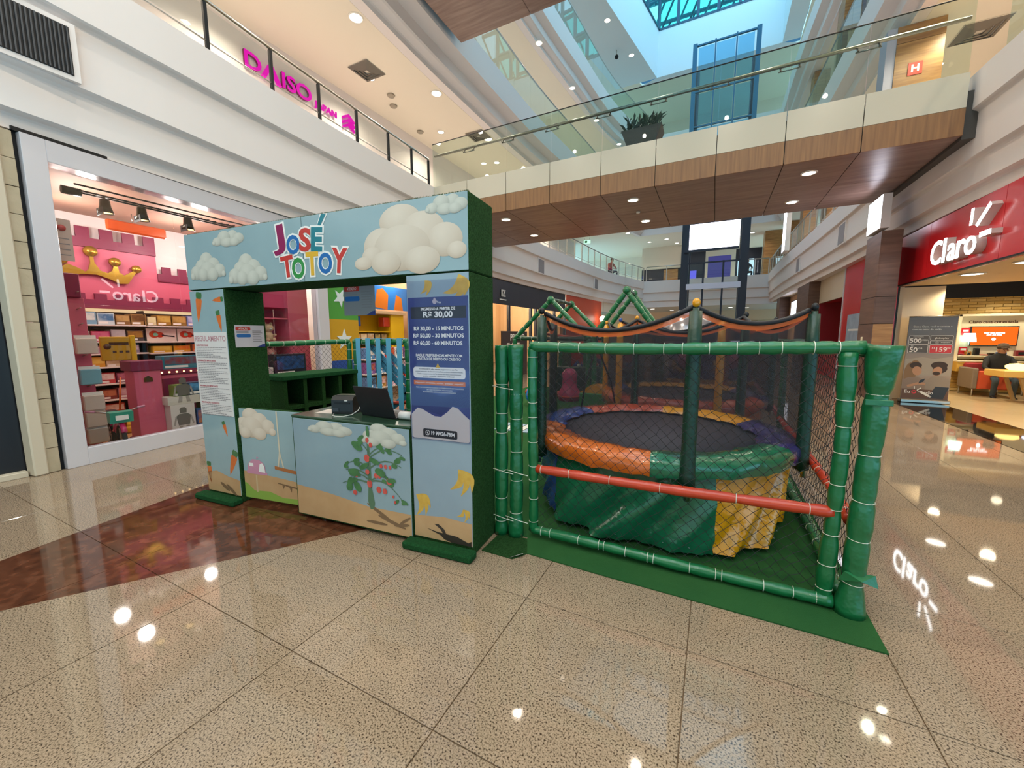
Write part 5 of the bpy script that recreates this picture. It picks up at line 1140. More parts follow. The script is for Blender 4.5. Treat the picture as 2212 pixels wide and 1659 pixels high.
for n_,lab,y,z,w,d,h,c1,c2 in (('toy_box','long turquoise whale-blue carton on top of the maroon counter',3.17,1.0,.55,.2,.20,'#2f7f94','#8a3a44'),
    ('toy_box','green dinosaur-scene carton in the window stack',2.90,.62,.15,.16,.17,'#6a8a3c','#c0a868'),('toy_box','wide blue and black blaster carton in the window stack',3.20,.62,.42,.16,.19,'#233a58','#5a9ac8'),
    ('toy_box','white and blue puzzle carton on top of the robot box',2.93,.50,.40,.2,.12,'#c8c0b4','#3a5a88'),('toy_box','brown figure carton right of the puzzle carton',3.26,.40,.22,.16,.20,'#5a4630','#9a7a48'),
    ('toy_box','tall white carton printed with a grey robot',2.90,.06,.30,.2,.44,'#cfc6c0','#5a544e'),('toy_box','blue figure carton with orange wrestler print',3.20,.06,.24,.16,.34,'#2a4a80','#c07a4a'),('toy_box','dark carton at the bottom right of the window',3.48,.06,.28,.18,.24,'#3a2c2c','#6a4a48'),
    ('toy_box','tall dark blue action figure carton by the booth edge',3.70,.5,.2,.16,.5,'#1f2f4c','#7a2a2a')):
    t=toybox(n_,lab,-7.08 if z<.9 else -7.55,y,z,w,d,h,c1,None if 'robot' in lab else c2,0,'cartons stacked in the window')
    if 'robot' in lab:
        mg=mat('print_robot_grey','#6d6863',.3); mg2=mat('print_robot_light','#9c958e',.3)
        for nm,P,m in (('robot_torso',[(-.07,.13),(.07,.13),(.09,.27),(.05,.30),(-.05,.30),(-.09,.27)],mg),('robot_head',[(-.04,.31),(.04,.31),(.045,.37),(.02,.395),(-.02,.395),(-.045,.37)],mg),('robot_arm',[(-.10,.27),(-.13,.14),(-.11,.13),(-.085,.24)],mg2),('robot_arm',[(.10,.27),(.13,.14),(.11,.13),(.085,.24)],mg2),('robot_leg',[(-.06,.12),(-.02,.12),(-.03,.03),(-.08,.03)],mg2),('robot_leg',[(.06,.12),(.02,.12),(.03,.03),(.08,.03)],mg2)):
            fixnormals(MB().prism(P,'x',d/2,d/2+.002).build(nm,m,t))
pf=thing('window_platform','maroon platform the window cartons stand on','platform',(-7.1,2.75,0)); MB().bbox(-.15,.15,0,1.7,0,.058,.005).build('deck',m_maroon,pf); MB().box(.15,.152,.05,1.65,.01,.03).build('edge',m_pinkw,pf)
ys_=thing('yellow_stand','yellow framed sign stand in front of the shelves','sign',(-7.6,2.50,0)); MB().bbox(-.02,.02,-.22,.10,1.16,1.50,.008).build('sign_board',mat('sign_mustard','#c99a20',.4),ys_); MB().bbox(-.03,.03,.10,.16,1.10,1.52,.008).build('frame_post',m_yelp,ys_); MB().box(.021,.023,-.13,.08,1.38,1.42).build('lettering',m_brownp,ys_); MB().lathe([(.04,0),(.04,.003)],(0,0,0),12).build('face_print',m_brownp,ys_,(.021,-.15,1.36)).rotation_euler=(0,PI/2,0)
for k in range(3): MB().box(.021,.023,-.10+.07*k,-.06+.07*k,1.27,1.30).build('icon',m_brownp,ys_)
MB().tube([(0,.13,0),(0,.13,1.1)],.012,8).build('leg',m_steel,ys_)
tb=thing('toy_tub','yellow tray with red buckets and net bags standing on the shop floor','toy tub',(-8.35,2.78,.004)); MB().lathe([(.32,0),(.36,.02),(.36,.10),(.33,.10),(.3,.04)],(0,0,0),24).build('tray',m_yelp,tb)
for k in range(5): a=2*PI*k/5; MB().lathe([(.07,.05),(.09,.26),(.085,.26),(.06,.06)],(.18*math.cos(a),.18*math.sin(a),0),12).build('bucket',m_redv,tb); MB().tube([(.18*math.cos(a),.18*math.sin(a),.2),(.1*math.cos(a),.1*math.sin(a),.85)],.012,6).build('stick',m_orange,tb)
# child bicycle
bk=thing('child_bicycle','small pink bicycle with a teal front basket inside the window','bicycle',(-6.80,2.14,.004),math.radians(172))
m_bp=mat('bike_pink','#b8205a',.25,coat=.3); m_rub=mat('rubber','#1b1a1c',.7)
for x in (0,.62):
    MB().tube([(x+.17*math.cos(2*PI*k/24),0,.17+.17*math.sin(2*PI*k/24)) for k in range(24)],.025,8,False,None,True).build('tyre',m_rub,bk)
    w=MB()
    for k in range(10): a=2*PI*k/10; w.tube([(x,0,.17),(x+.15*math.cos(a),0,.17+.15*math.sin(a))],.003,4)
    w.build('spokes',m_steel,bk).__setitem__('kind','stuff')
    MB().tube([(x+.21*math.cos(a),0,.17+.21*math.sin(a)) for a in [.3+.25*k for k in range(10)]],.03,8).build('mudguard',m_bp,bk)
MB().tube([(0,0,.17),(.05,0,.40),(.08,0,.50)],.018,8).build('fork',m_steel,bk); MB().tube([(.07,0,.42),(.38,0,.24),(.62,0,.17)],.022,8).build('frame',m_bp,bk); MB().tube([(.38,0,.24),(.45,0,.46)],.016,8).build('seat_post',m_steel,bk); MB().ball((.47,0,.48),.12,.07,.03).build('saddle',m_black,bk)
MB().tube([(.14,-.24,.55),(.08,-.1,.52),(.08,.1,.52),(.14,.24,.55)],.011,8).build('handlebar',m_steel,bk)
for s in (-1,1): MB().tube([(.12,.2*s,.545),(.15,.28*s,.555)],.016,8).build('grip',m_pinkp,bk)
fixnormals(MB().prism([(-.10,.40),(.04,.40),(.05,.54),(-.14,.54)],'y',-.11,.11).build('basket',mat('basket_teal','#3aa088',.35),bk)); MB().box(-.135,-.125,-.06,.06,.44,.50).build('name_plate',m_ink,bk)
# spotlight truss
ts=thing('lighting_truss','black lattice truss with spotlights under the shop ceiling','lighting truss',(-7.3,2.15,3.34))
for dx,dz in ((-.05,0),(.05,0),(0,.08)): MB().tube([(dx,0,dz),(dx,2.3,dz-.03)],.012,6).build('chord',m_dark,ts)
for k in range(24): MB().tube([(-.05,k*.095,0),(.05,k*.095+.05,0)],.006,4).build('brace',m_dark,ts); 
for k,(y,t_) in enumerate(((.27,'left'),(.65,'middle'),(1.2,'right'))):
    s_=MB().lathe([(.03,.10),(.05,.09),(.06,.0),(.085,-.08),(.08,-.08),(.05,-.0)],(0,y,-.13),14).build('spotlight',mat('spot_can','#3a3428',.3,.6),ts); s_.rotation_euler=(0,0,0)
    MB().lathe([(.07,0),(.0001,.0)],(0,y,-.2),14).build('spot_lens',m_bulb,s_); MB().box(-.1,.1,y-.06,y-.055,-.24,-.15).build('barn_door',m_dark,s_); MB().tube([(0,y,-.03),(0,y,0)],.012,6).build('yoke',m_dark,s_)
MB().tube([(0,-.12,-.02),(0,.05,-.02)],.05,12).build('end_spot',m_dark,ts)
oz=thing('ceiling_sign','orange hanging sign glowing under the shop ceiling','hanging sign',(-8.3,3.05,3.2)); MB().bbox(-.03,.03,-.32,.42,-.08,.08,.02).build('board',mat('sign_orange','#c8501c',.3),oz); MB().tube([(0,0,.08),(0,0,.22)],.008,6).build('rod',m_steel,oz)

# ---- toy shop entrance seen through the booth
pw=thing('plush_bay','pink bay of shelves for soft toys inside the toy shop','shelving',(-7.9,4.55,0)); MB().bbox(-.25,.25,.55,.98,0,3.3,.006).build('pink_pillar',m_pinkw,pw); MB().box(-.28,-.25,-.75,.55,0,2.4).build('back_board',m_pinkw,pw)
for z in (.45,.9,1.38,1.86): MB().bbox(-.25,.22,-.75,.55,z-.03,z,.003).build('shelf_board',m_pinkw,pw)
MB().bbox(-.27,.24,-.78,.56,2.05,2.5,.006).build('top_panel',mat('bay_rose','#c4406c',.5),pw)
m_pl1=mat('plush_cream','#d8b898',.95,bump=(60,.6)); m_pl2=mat('plush_rose','#cf8d88',.95,bump=(60,.6)); m_pl3=mat('plush_tan','#a9825c',.95,bump=(60,.6))
def plush(x,y,z,s,m,label):
    t=thing('plush_toy',label,'soft toy',(x,y,z),0,'soft toys in the pink bay')
    MB().ball((0,0,.13*s),.11*s,.11*s,.13*s,12,8).build('body',m,t); h=MB().ball((.03*s,0,.33*s),.10*s,.11*s,.10*s,12,8).build('head',m,t)
    for e in (-1,1): MB().ball((.02*s,.07*s*e,.42*s),.035*s,.035*s,.045*s,8,6).build('ear',m,h); MB().ball((.10*s,.07*s*e,.06*s),.05*s,.04*s,.04*s,8,6).build('foot',m,t); MB().ball((.08*s,.11*s*e,.17*s),.05*s,.03*s,.03*s,8,6).build('arm',m,t)
    MB().ball((.12*s,0,.31*s),.03*s,.035*s,.025*s,8,5).build('muzzle',m_whitev,h)
i=0
for z,ms,nm in ((1.38,(m_pl3,m_pl1,m_pl1),'second'),(.9,(m_pl1,m_pl2,m_pl2),'third'),(.45,(m_pl1,m_pl3,m_pl1),'bottom'),(1.86,(m_pl1,m_pl3),'top')):
    for k,m in enumerate(ms): plush(-7.85,4.08+.3*k+.1,z,.85,m,'%s soft toy, %s from the left on the %s shelf of the pink bay'%({m_pl1:'cream',m_pl2:'rose',m_pl3:'tan'}[m],ord_[k],nm))
toybox('toy_box','large dark carton with red and blue vehicle print beside the pink pillar',-7.3,4.78,.72,.62,.2,.44,'#1c1a2c','#2f5a98',0,'cartons stacked in the window'); toybox('toy_box','white spotted carton left of the dark vehicle carton',-7.3,4.33,.55,.2,.2,.38,'#d8ccc8','#a88c94',0,'cartons stacked in the window')
pf2=thing('window_plinth','pink plinth carrying the dark vehicle carton','platform',(-7.3,4.18,0)); MB().bbox(-.2,.2,-.1,1.0,0,.55,.006).build('block',m_pinkw,pf2); MB().bbox(-.16,.16,.26,.98,.55,.72,.006).build('riser',m_maroon,pf2)
cb_=thing('colour_wall','green, yellow and blue wall panel with white stars beside the shop mullion','wall panel',facade(3.96,-.02)); cb_.rotation_euler=(0,0,FR)
m_cg=mat('panel_green','#4b9a3c',.45); m_cb=mat('panel_blue','#1f4a98',.45); m_star=mat('star_white','#dce6ea',.4)
MB().box(-.05,0,0,.92,1.85,3.6).build('green_panel',m_cg,cb_); MB().box(-.05,0,0,.92,.98,1.85).build('yellow_panel',mat('panel_mustard','#c99a1c',.45),cb_); MB().box(-.05,0,0,.92,0,.98).build('blue_panel',m_cb,cb_)
def star(cy,cz,r,rot=0):
    P=[(cy+(r if k%2==0 else r*.42)*math.sin(PI*k/5+rot),cz+(r if k%2==0 else r*.42)*math.cos(PI*k/5+rot)) for k in range(10)]
    fixnormals(MB().prism(P,'x',.0,.012).build('star',m_star,cb_))
star(.46,1.42,.23); star(.78,.98,.13,.3); star(.40,2.30,.2,.5)
yb=thing('yellow_shelving','yellow shelf unit full of boxed toys inside the shop entrance','shelving',(-8.25,7.05,0))
MB().bbox(-.3,-.24,0,1.75,0,2.1,.004).build('back_board',m_yelp,yb); MB().bbox(-.3,.25,1.25,1.75,0,2.1,.006).build('end_pillar',m_yelp,yb); MB().bbox(-.3,.25,-.05,0,0,2.0,.004).build('side_board',m_yelp,yb)
for z in (.5,.95,1.3,1.62): MB().bbox(-.25,.2,0,1.25,z-.03,z,.003).build('shelf_board',m_yelp,yb)
MB().bbox(-.3,.32,-.15,1.8,2.08,2.16,.006).build('canopy',mat('canopy_tan','#c8a884',.5),yb)
for y,c in ((.12,m_cb),(1.15,m_redv)): MB().bbox(.0,.2,y-.12,y+.12,1.75,2.0,.01).build('block',c,yb)
pp_=thing('hoarding','bright blue and yellow picture board above the yellow shelves','picture board',(-7.92,6.95,2.2)); MB().bbox(-.03,0,0,1.95,0,.62,.004).build('board',mat('board_blue','#2f7fd0',.35),pp_)
fixnormals(MB().prism([(0.02,.3),(.5,.6),(.2,.6),(.02,.6)],'x',.0,.004).build('yellow_shape',m_yelp,pp_)); fixnormals(MB().prism([(0.02,0),(.6,0),(.4,.25),(.2,.2),(.02,.35)],'x',.0,.004).build('white_shape',m_star,pp_)); fixnormals(MB().prism([(.7,.05),(1.15,.0),(1.2,.4),(1.0,.56),(.8,.5)],'x',.0,.004).build('orange_shape',mat('board_orange','#e07a20',.35),pp_)); fixnormals(MB().prism([(1.4,.0),(1.75,.0),(1.7,.35),(1.5,.42)],'x',.0,.004).build('orange_shape',mat('board_orange','#e07a20',.35),pp_))
k=0
for z,row in ((1.30,[('#d8a050','#f0d8a0'),('#e0b070','#f0e0c0'),('#e8dcc8','#c89858'),('#3a3028','#c0a868'),('#4a3c30','#b89860')]),(.95,[('#c8b8b0','#e8d8d0'),('#b07050','#e0b090'),('#d8a098','#f0d0c8'),('#e0a8a0','#c06858'),('#c8d0d8','#7890a8')]),(.5,[('#d84030','#f0c040'),('#c8a0b0','#e8d0d8'),('#b8a898','#e0d8c8'),('#a04050','#d8a070')])):
    for q,(c1,c2) in enumerate(row): toybox('toy_box','small boxed toy, %s from the left on the %s yellow shelf'%(ord_[q],{1.30:'upper',.95:'middle',.5:'lower'}[z]),-8.20,7.17+.235*q,z,.2,.22,.26,c1,c2,0,'boxed toys on the yellow shelves')
# low shelf row behind the strap gate
GW=2.75; lw=thing('toy_gondola','low red and white gondola of toys behind the strap gate','shelving',(-7.5,6.64,0)); MB().bbox(-.2,.0,0,2.75,0,1.2,.006).build('back_panel',mat('gondola_cream','#d8c0a8',.5),lw)
for z in (.25,.6,.95): MB().bbox(0,.3,0,2.75,z-.03,z,.003).build('shelf_board',m_shelf,lw)
for z,n_ in ((.25,'bottom'),(.6,'middle'),(.95,'top')):
    for q in range(8): c1=random.choice(('#d84a3a','#e0b8c8','#c89048','#8a5a98','#e8e0d8','#5a88b8')); toybox('toy_box','boxed toy behind the strap gate, %s from the left on the %s gondola shelf'%(ord_[q],n_),-7.34,6.8+.32*q,z,.27,.2,.26,c1,random.choice(('#f0e0d0','#c06030','#e8b8c0','#404858')),0,'boxed toys on the low gondola')
# ================================================================== PHONE SHOP (right)
m_redg=mat('red_gloss','#d0222a',.22,coat=.1); m_sign=lamp('sign_white','#ffffff',10); m_ret=mat('sign_return_grey','#cfc0b8',.4); m_tile=mat('cream_gloss','#dccbae',.2)
rf=struct('wall_right','glossy red fascia above the phone shop entrance','shop fascia')
for a,b in ((4.0,6.2),(6.21,8.4),(8.41,10.6),(10.61,12.3)): MB().box(3.6,3.75,a,b,2.57,3.60).build('fascia_panel',m_redg,rf)
MB().box(3.58,3.64,4.0,12.3,2.55,2.575).build('edge_trim',m_dark,rf); MB().box(3.6,3.75,11.98,12.35,0,2.55).build('jamb',mat('jamb_cream','#d8c6a6',.35),rf); MB().box(3.59,3.66,11.93,11.98,0,2.55).build('dark_joint',m_dark,rf); MB().box(3.6,3.75,12.3,12.45,0,3.6).build('red_edge',m_redg,rf)
sg=thing('shop_sign','glowing white sign reading Claro with three strokes on the red fascia','shop sign',(3.6,9.35,2.74))
def rtext(ch,y,size,sx):
    text('letter_return',ch,size,m_ret,sg,(-.06,y,0),(PI/2,0,-PI/2),.058,.006,'CENTER',sx,'BOTTOM_BASELINE'); text('letter',ch,size,m_sign,sg,(-.122,y,0),(PI/2,0,-PI/2),.004,.006,'CENTER',sx,'BOTTOM_BASELINE')
for ch,y,sx in (('C',.60,1.0),('l',.315,1.25),('a',.07,1.05),('r',-.185,1.15),('o',-.475,1.08)): rtext(ch,y,.58,sx)
def stroke(P): 
    fixnormals(MB().prism(P,'x',-.118,0).build('stroke_return',m_ret,sg)); fixnormals(MB().prism(P,'x',-.126,-.118).build('stroke',m_sign,sg))
stroke([(-.39,.44),(-.45,.44),(-.46,.69),(-.40,.69)]); stroke([(-.56,.41),(-.61,.38),(-.90,.62),(-.86,.67)]); stroke([(-.70,.20),(-.70,.27),(-.97,.27),(-.97,.20)])
strip=tag(MB().box(3.6,4.45,3.5,12.0,-.02,.001).build('threshold_strip',m_blackstone),'polished black granite strip at the phone shop threshold','floor strip',kind='structure')
sfl=struct('floor_shop','cream tiled floor of the phone shop','floor')
m_sft=mat('phone_shop_tile','#cbb58f',.22,var=(2,.3,'#bfa880'))
for i in range(7):
    for j in range(16):
        xa=4.455+i*.8; ya=3.5+j*.8
        if ya>15: continue
        MB().box(xa,xa+.796,ya,ya+.796,-.02,.0).build('tile',m_sft,sfl)
iw=struct('wall_right_shop','inside walls of the phone shop','shop interior')
MB().box(3.76,4.42,12.2,12.35,0,2.55).build('cream_panel',m_tile,iw); MB().box(4.42,4.5,12.2,15.0,0,2.55).build('cream_panel',m_tile,iw)
MB().box(3.75,7.2,3.8,12.2,2.58,2.66).build('soffit',mat('soffit_cream','#d9bd8f',.5),iw); MB().box(4.4,9.8,12.2,15.0,3.2,3.3).build('dark_ceiling',mat('ceiling_black','#17161c',.6),iw)
MB().box(4.3,9.8,14.52,14.6,0,3.3).build('brick_backing',mat('mortar','#a98f5c',.8),iw); MB().box(4.4,9.8,14.42,14.5,2.42,3.25).build('black_bulkhead',mat('ceiling_black','#17161c'),iw); MB().box(8.6,8.8,3.8,15,0,3.3).build('far_side_wall',m_tile,iw)
MB().box(7.2,8.6,3.8,12.2,3.0,3.1).build('dark_ceiling',mat('ceiling_black','#17161c'),iw)
cols=['#c9a763','#b8944f','#d4b678','#bf9d5c']
bw_=struct('wall_front_brick','pale yellow brick wall at the back of the phone shop','brick wall')
bme=[]
for c in cols:
    b=MB().bbox(0,.296,-.03,0,0,.064,.004); me=bpy.data.meshes.new('brick'); me.from_pydata(b.v,[],b.f); me.materials.append(mat('brick_'+c,c,.75,bump=(30,.4))); bme.append(me)
nb=0
for r in range(34):
    for k in range(-1,13):
        x=4.9+k*.304+(.152 if r%2 else 0); z=.02+r*.072
        if z>2.40 or x<4.9 or x>8.3: continue
        if .86<z<1.9 and x>5.75: continue
        if z>.5 and z<=.86 and x>5.75: continue
        if nb>=295: continue
        place('brick',random.choice(bme),bw_,(x,14.52-random.uniform(0,.008),z)); nb+=1
for k,(x,y) in enumerate(((4.1,10.25),(4.15,8.9),(4.1,7.4))): downlight(x,y,2.578,.14,'lights in the phone shop soffit','flat round light in the cream soffit of the phone shop, %s from the column'%ord_[k],m_downlight2)
cab=thing('display_cabinet','white wall cabinet with product ledge in the phone shop','cabinet',(5.62,14.42,0)); m_cabw=mat('cabinet_white','#e8dcc0',.3)
MB().box(0,2.6,-.03,.06,.86,1.98).build('back_panel',m_cabw,cab); MB().bbox(-.06,2.6,-.2,.06,1.94,2.0,.006).build('top_rail',m_cabw,cab); MB().bbox(-.06,0,-.2,.06,.80,2.0,.006).build('side_rail',m_cabw,cab); MB().bbox(0,2.6,-.22,.0,.93,.955,.004).build('upper_ledge',m_cabw,cab); MB().bbox(-.04,2.6,-.34,.0,.80,.83,.004).build('counter_top',m_cabw,cab); MB().bbox(-.04,2.6,-.32,.06,.55,.80,.006).build('wood_front',mat('counter_wood','#caa24a',.45),cab)
text('lettering','Claro casa conectada',.10,m_brownp,cab,(.62,-.032,1.80),(PI/2,0,0),.002,.002)
tv=thing('television','flat television with an orange screen on the white cabinet','television',(6.26,14.38,1.44)); MB().bbox(-.42,.42,-.06,0,-.24,.25,.006).build('casing',m_dark,tv); MB().box(-.40,.40,-.064,-.06,-.22,.23).build('screen',lamp('screen_orange','#ff6a1e',1.5),tv); text('screen_text','Aqui tem internet\npara sua casa',.05,m_sign,tv,(0,-.067,.06),(PI/2,0,0),.0005); MB().lathe([(.035,0),(.035,.003)],(0,0,0),16).build('screen_emblem',m_sign,tv,(0,-.066,-.07)).rotation_euler=(PI/2,0,0)
tl=thing('table_lamp','glowing mint lampshade between two red cards on the cabinet','lamp',(5.78,14.2,1.30)); MB().lathe([(.13,0),(.10,.22),(.095,.22),(.125,0)],(0,0,0),18).build('shade',lamp('lamp_mint','#d8ffe8',5),tl); MB().tube([(0,0,-.3),(0,0,.02)],.012,8).build('stem',m_steel,tl)
for z in (1.56,1.08): t=thing('price_card','small red card %s the mint lampshade'%('above' if z>1.3 else 'below'),'card',(5.76,14.36,z)); MB().box(-.08,.08,-.012,0,-.09,.09).build('card',m_redg,t); MB().box(-.05,.05,-.014,-.012,.0,.05).build('mark',m_ink,t)
for k,(x,n_,c,w,h) in enumerate(((5.70,'red','#b8302a',.12,.04),(5.83,'gold','#a07028',.1,.1),(5.98,'black','#221c18',.09,.19),(6.1,'red low','#c03a28',.16,.03),(6.24,'dark round','#3a2418',.1,.07),(6.42,'blue','#2a58a8',.16,.09),(6.75,'maroon','#7a2028',.2,.14),(6.95,'red tall','#b8302a',.1,.12))):
    t=thing('gadget','%s gadget on the white ledge, %s from the left'%(n_,ord_[k]),'gadget',(x,14.30,.956),0,'gadgets on the ledge'); MB().bbox(-w/2,w/2,-.05,.05,0,h,.008).build('body',mat('gadget_'+c,c,.4),t); MB().box(-w*.3,w*.3,-.052,-.05,h*.2,h*.7).build('front',m_dark,t)
# roll-up banner
rb=thing('rollup_banner','tall grey advertising roll-up banner at the phone shop entrance','banner',(4.18,11.7,0),math.radians(-2))
m_bg=gradient('banner_grey','#665c56','#a08c7c',.45,.75); MB().bbox(-.38,.38,-.006,.006,.08,1.87,.002).build('sheet',m_bg,rb); MB().bbox(-.40,.40,-.09,.09,.0,.08,.015).build('base_case',m_steel,rb); MB().tube([(-.38,0,1.875),(.38,0,1.875)],.012,8).build('top_bar',m_steel,rb); MB().tube([(0,.03,.05),(0,.03,1.86)],.012,8).build('support_pole',m_steel,rb)
yb_=-.0075
ptext('Com a Claro, você se conecta +',.05,.0,1.66,m_ink,.60,rb,yb_-.001); ptext('com seu amor do verão.',.05,-.08,1.60,m_ink,.46,rb,yb_-.001)
def obox(u0,u1,z0,z1,m,nm='price_box'):
    poly_mesh([rrect(u0,u1,z0,z1,.015)],yb_).build(nm+'_edge',m_ink,rb); poly_mesh([rrect(u0+.006,u1-.006,z0+.006,z1-.006,.012)],yb_-.0006).build(nm,m,rb)
m_bx=mat('banner_box','#57504e',.4)
obox(-.35,-.03,1.28,1.47,m_bx); obox(-.35,-.03,1.09,1.27,m_bx); obox(-.01,.34,1.37,1.47,m_bx); obox(-.01,.34,1.28,1.36,m_bx); obox(-.01,.34,1.09,1.27,mat('banner_red','#c8281e',.3))
ptext('500',.13,-.24,1.355,m_ink,.19,rb,yb_-.002,.002); ptext('MEGA',.045,-.09,1.37,m_ink,.09,rb,yb_-.002); ptext('50',.14,-.26,1.155,m_ink,.13,rb,yb_-.002,.002); ptext('GB',.05,-.15,1.19,m_ink,.06,rb,yb_-.002); ptext('159',.13,.17,1.165,m_ink,.17,rb,yb_-.002,.002); ptext('R$',.05,.055,1.20,m_ink,.05,rb,yb_-.002); ptext('90',.05,.29,1.20,m_ink,.05,rb,yb_-.002)
ptext('globoplay',.05,.165,1.415,m_ink,.22,rb,yb_-.002); disc_mesh([(.10,1.32,.03,.03)],yb_-.001).build('round_logo',m_rg,rb); ptext('Premiere',.035,.23,1.32,m_ink,.14,rb,yb_-.002)
ptext('Internet fibra',.026,-.2,1.44,m_ink,.16,rb,yb_-.002); ptext('5G+',.03,-.28,1.24,m_ink,.05,rb,yb_-.002)
m_sk=mat('print_skin','#b98a6c',.4); m_hr=mat('print_hair','#3c2c26',.5); m_hr2=mat('print_hair_fair','#8a6a4c',.5); m_knit=mat('print_knit','#8f7a6e',.5); m_shirt=mat('print_shirt','#93857a',.5)
poly_mesh([[(-.37,.95),(-.1,1.0),(.1,.97),(.37,1.02),(.37,.6),(-.37,.6)]],yb_-.0002).build('photo_ground',mat('print_ground','#a3998f',.5),rb)
disc_mesh([(-.27,.62,.10,.26),(-.20,.76,.11,.12),(-.20,.88,.06,.05)],yb_-.0008).build('printed_hair',m_hr2,rb); disc_mesh([(.18,.83,.13,.08),(.20,.76,.11,.10)],yb_-.0008).build('printed_hair',m_hr,rb); disc_mesh([(-.19,.82,.10,.07)],yb_-.0024).build('printed_hairline',m_hr,rb)
disc_mesh([(-.16,.70,.075,.10,.2),(.16,.70,.075,.10,-.2)],yb_-.0030).build('printed_face',m_sk,rb)
poly_mesh([[(-.37,.5),(-.28,.56),(-.14,.57),(-.02,.5),(.0,.30),(-.37,.30)]],yb_-.0016).build('printed_jumper',m_knit,rb); poly_mesh([[(-.0,.46),(.08,.58),(.24,.6),(.37,.52),(.37,.28),(-.0,.28)]],yb_-.0018).build('printed_shirt',m_shirt,rb)
poly_mesh([[(-.3,.38),(-.1,.46),(-.0,.44),(.0,.40),(-.12,.40),(-.28,.33)]],yb_-.0030).build('printed_hand',m_sk,rb); poly_mesh([[(-.12,.42),(-.04,.46),(-.01,.54),(-.09,.50)]],yb_-.0036).build('printed_phone',m_black,rb); disc_mesh([(.15,.655,.06,.04)],yb_-.0036).build('printed_beard',m_hr,rb)
poly_mesh([[(-.37,.09),(.37,.09),(.37,.29),(-.37,.30)]],yb_-.0040).build('table_print',mat('print_table','#6a4c40',.5),rb); poly_mesh([[(.06,.11),(.30,.10),(.37,.36),(.16,.37)]],yb_-.0046).build('printed_laptop',m_black,rb); poly_mesh([[(-.1,.24),(.06,.14),(.1,.12),(.12,.15),(-.05,.26)]],yb_-.0046).build('printed_laptop_edge',m_ink,rb)
ptext('Eu',.10,-.28,.235,m_ink,.09,rb,yb_-.005,.001); disc_mesh([(-.17,.235,.04,.04)],yb_-.0050).build('red_ring',m_redg,rb); disc_mesh([(-.17,.235,.022,.022)],yb_-.0056).build('ring_hole',mat('print_table','#6a4c40'),rb); poly_mesh([[(-.175,.30),(-.16,.30),(-.165,.36),(-.18,.36)],[(-.13,.28),(-.12,.265),(-.06,.32),(-.07,.335)],[(-.11,.23),(-.06,.23),(-.06,.245),(-.11,.245)]],yb_-.005).build('stroke_print',m_ink,rb).__setitem__('kind','stuff'); ptext('verão',.10,.04,.225,m_ink,.19,rb,yb_-.0052,.001)
# armchair, table, lamps
ac_=thing('armchair','orange and grey tub armchair in the phone shop','armchair',(6.0,13.75,0)); 
MB().bbox(-.38,-.28,-.3,.35,.18,.68,.02).build('grey_side',mat('chair_grey','#7d7064',.8),ac_); MB().bbox(-.28,.38,-.31,-.24,.18,.62,.02).build('orange_front',mat('chair_orange','#c8502c',.7),ac_); MB().bbox(-.28,.38,-.24,.35,.18,.42,.03).build('seat',mat('chair_red','#9a2a30',.8),ac_); MB().bbox(-.3,.38,.26,.38,.3,.78,.03).build('backrest',mat('chair_red','#9a2a30'),ac_)
for x,y in ((-.34,-.26),(.34,-.26),(-.34,.32),(.34,.32)): MB().tube([(x,y,0),(x,y,.18)],.016,8).build('leg',m_steel,ac_)
ac2=copy_tree(ac_); ac2.location=(7.1,13.75,0); ac2['label']='second tub armchair right of the seated man'
tbm=thing('service_table','pale wood service table on splayed legs in the phone shop','table',(6.7,12.75,0)); m_tw=mat('table_wood','#d8b060',.4)
MB().bbox(-1.05,1.0,-.35,.35,.56,.70,.01).build('tabletop',m_tw,tbm); 
for x,s in ((-.75,.18),(.8,-.18)):
    for y in (-.25,.25): MB().bar((x,y,.58),(x+s,y,.01),.07,.05).build('leg',mat('table_leg','#a98c5c',.5),tbm)
for k,(x,c,st) in enumerate(((5.98,'#ffd27a','round yellow'),(6.4,'#dfe8ff','round white'))):
    t=thing('disc_lamp','%s glowing lamp standing on the pale wood table'%st,'lamp',(x,12.7,.70)); MB().lathe([(.09,0),(.17,.05),(.18,.10),(.12,.14),(.0001,.16)],(0,0,0),20).build('shade',lamp('lamp_'+c,c,5),t); MB().lathe([(.09,-.0),(.10,.012),(.0001,.014)],(0,0,0),16).build('base',m_steel,t)

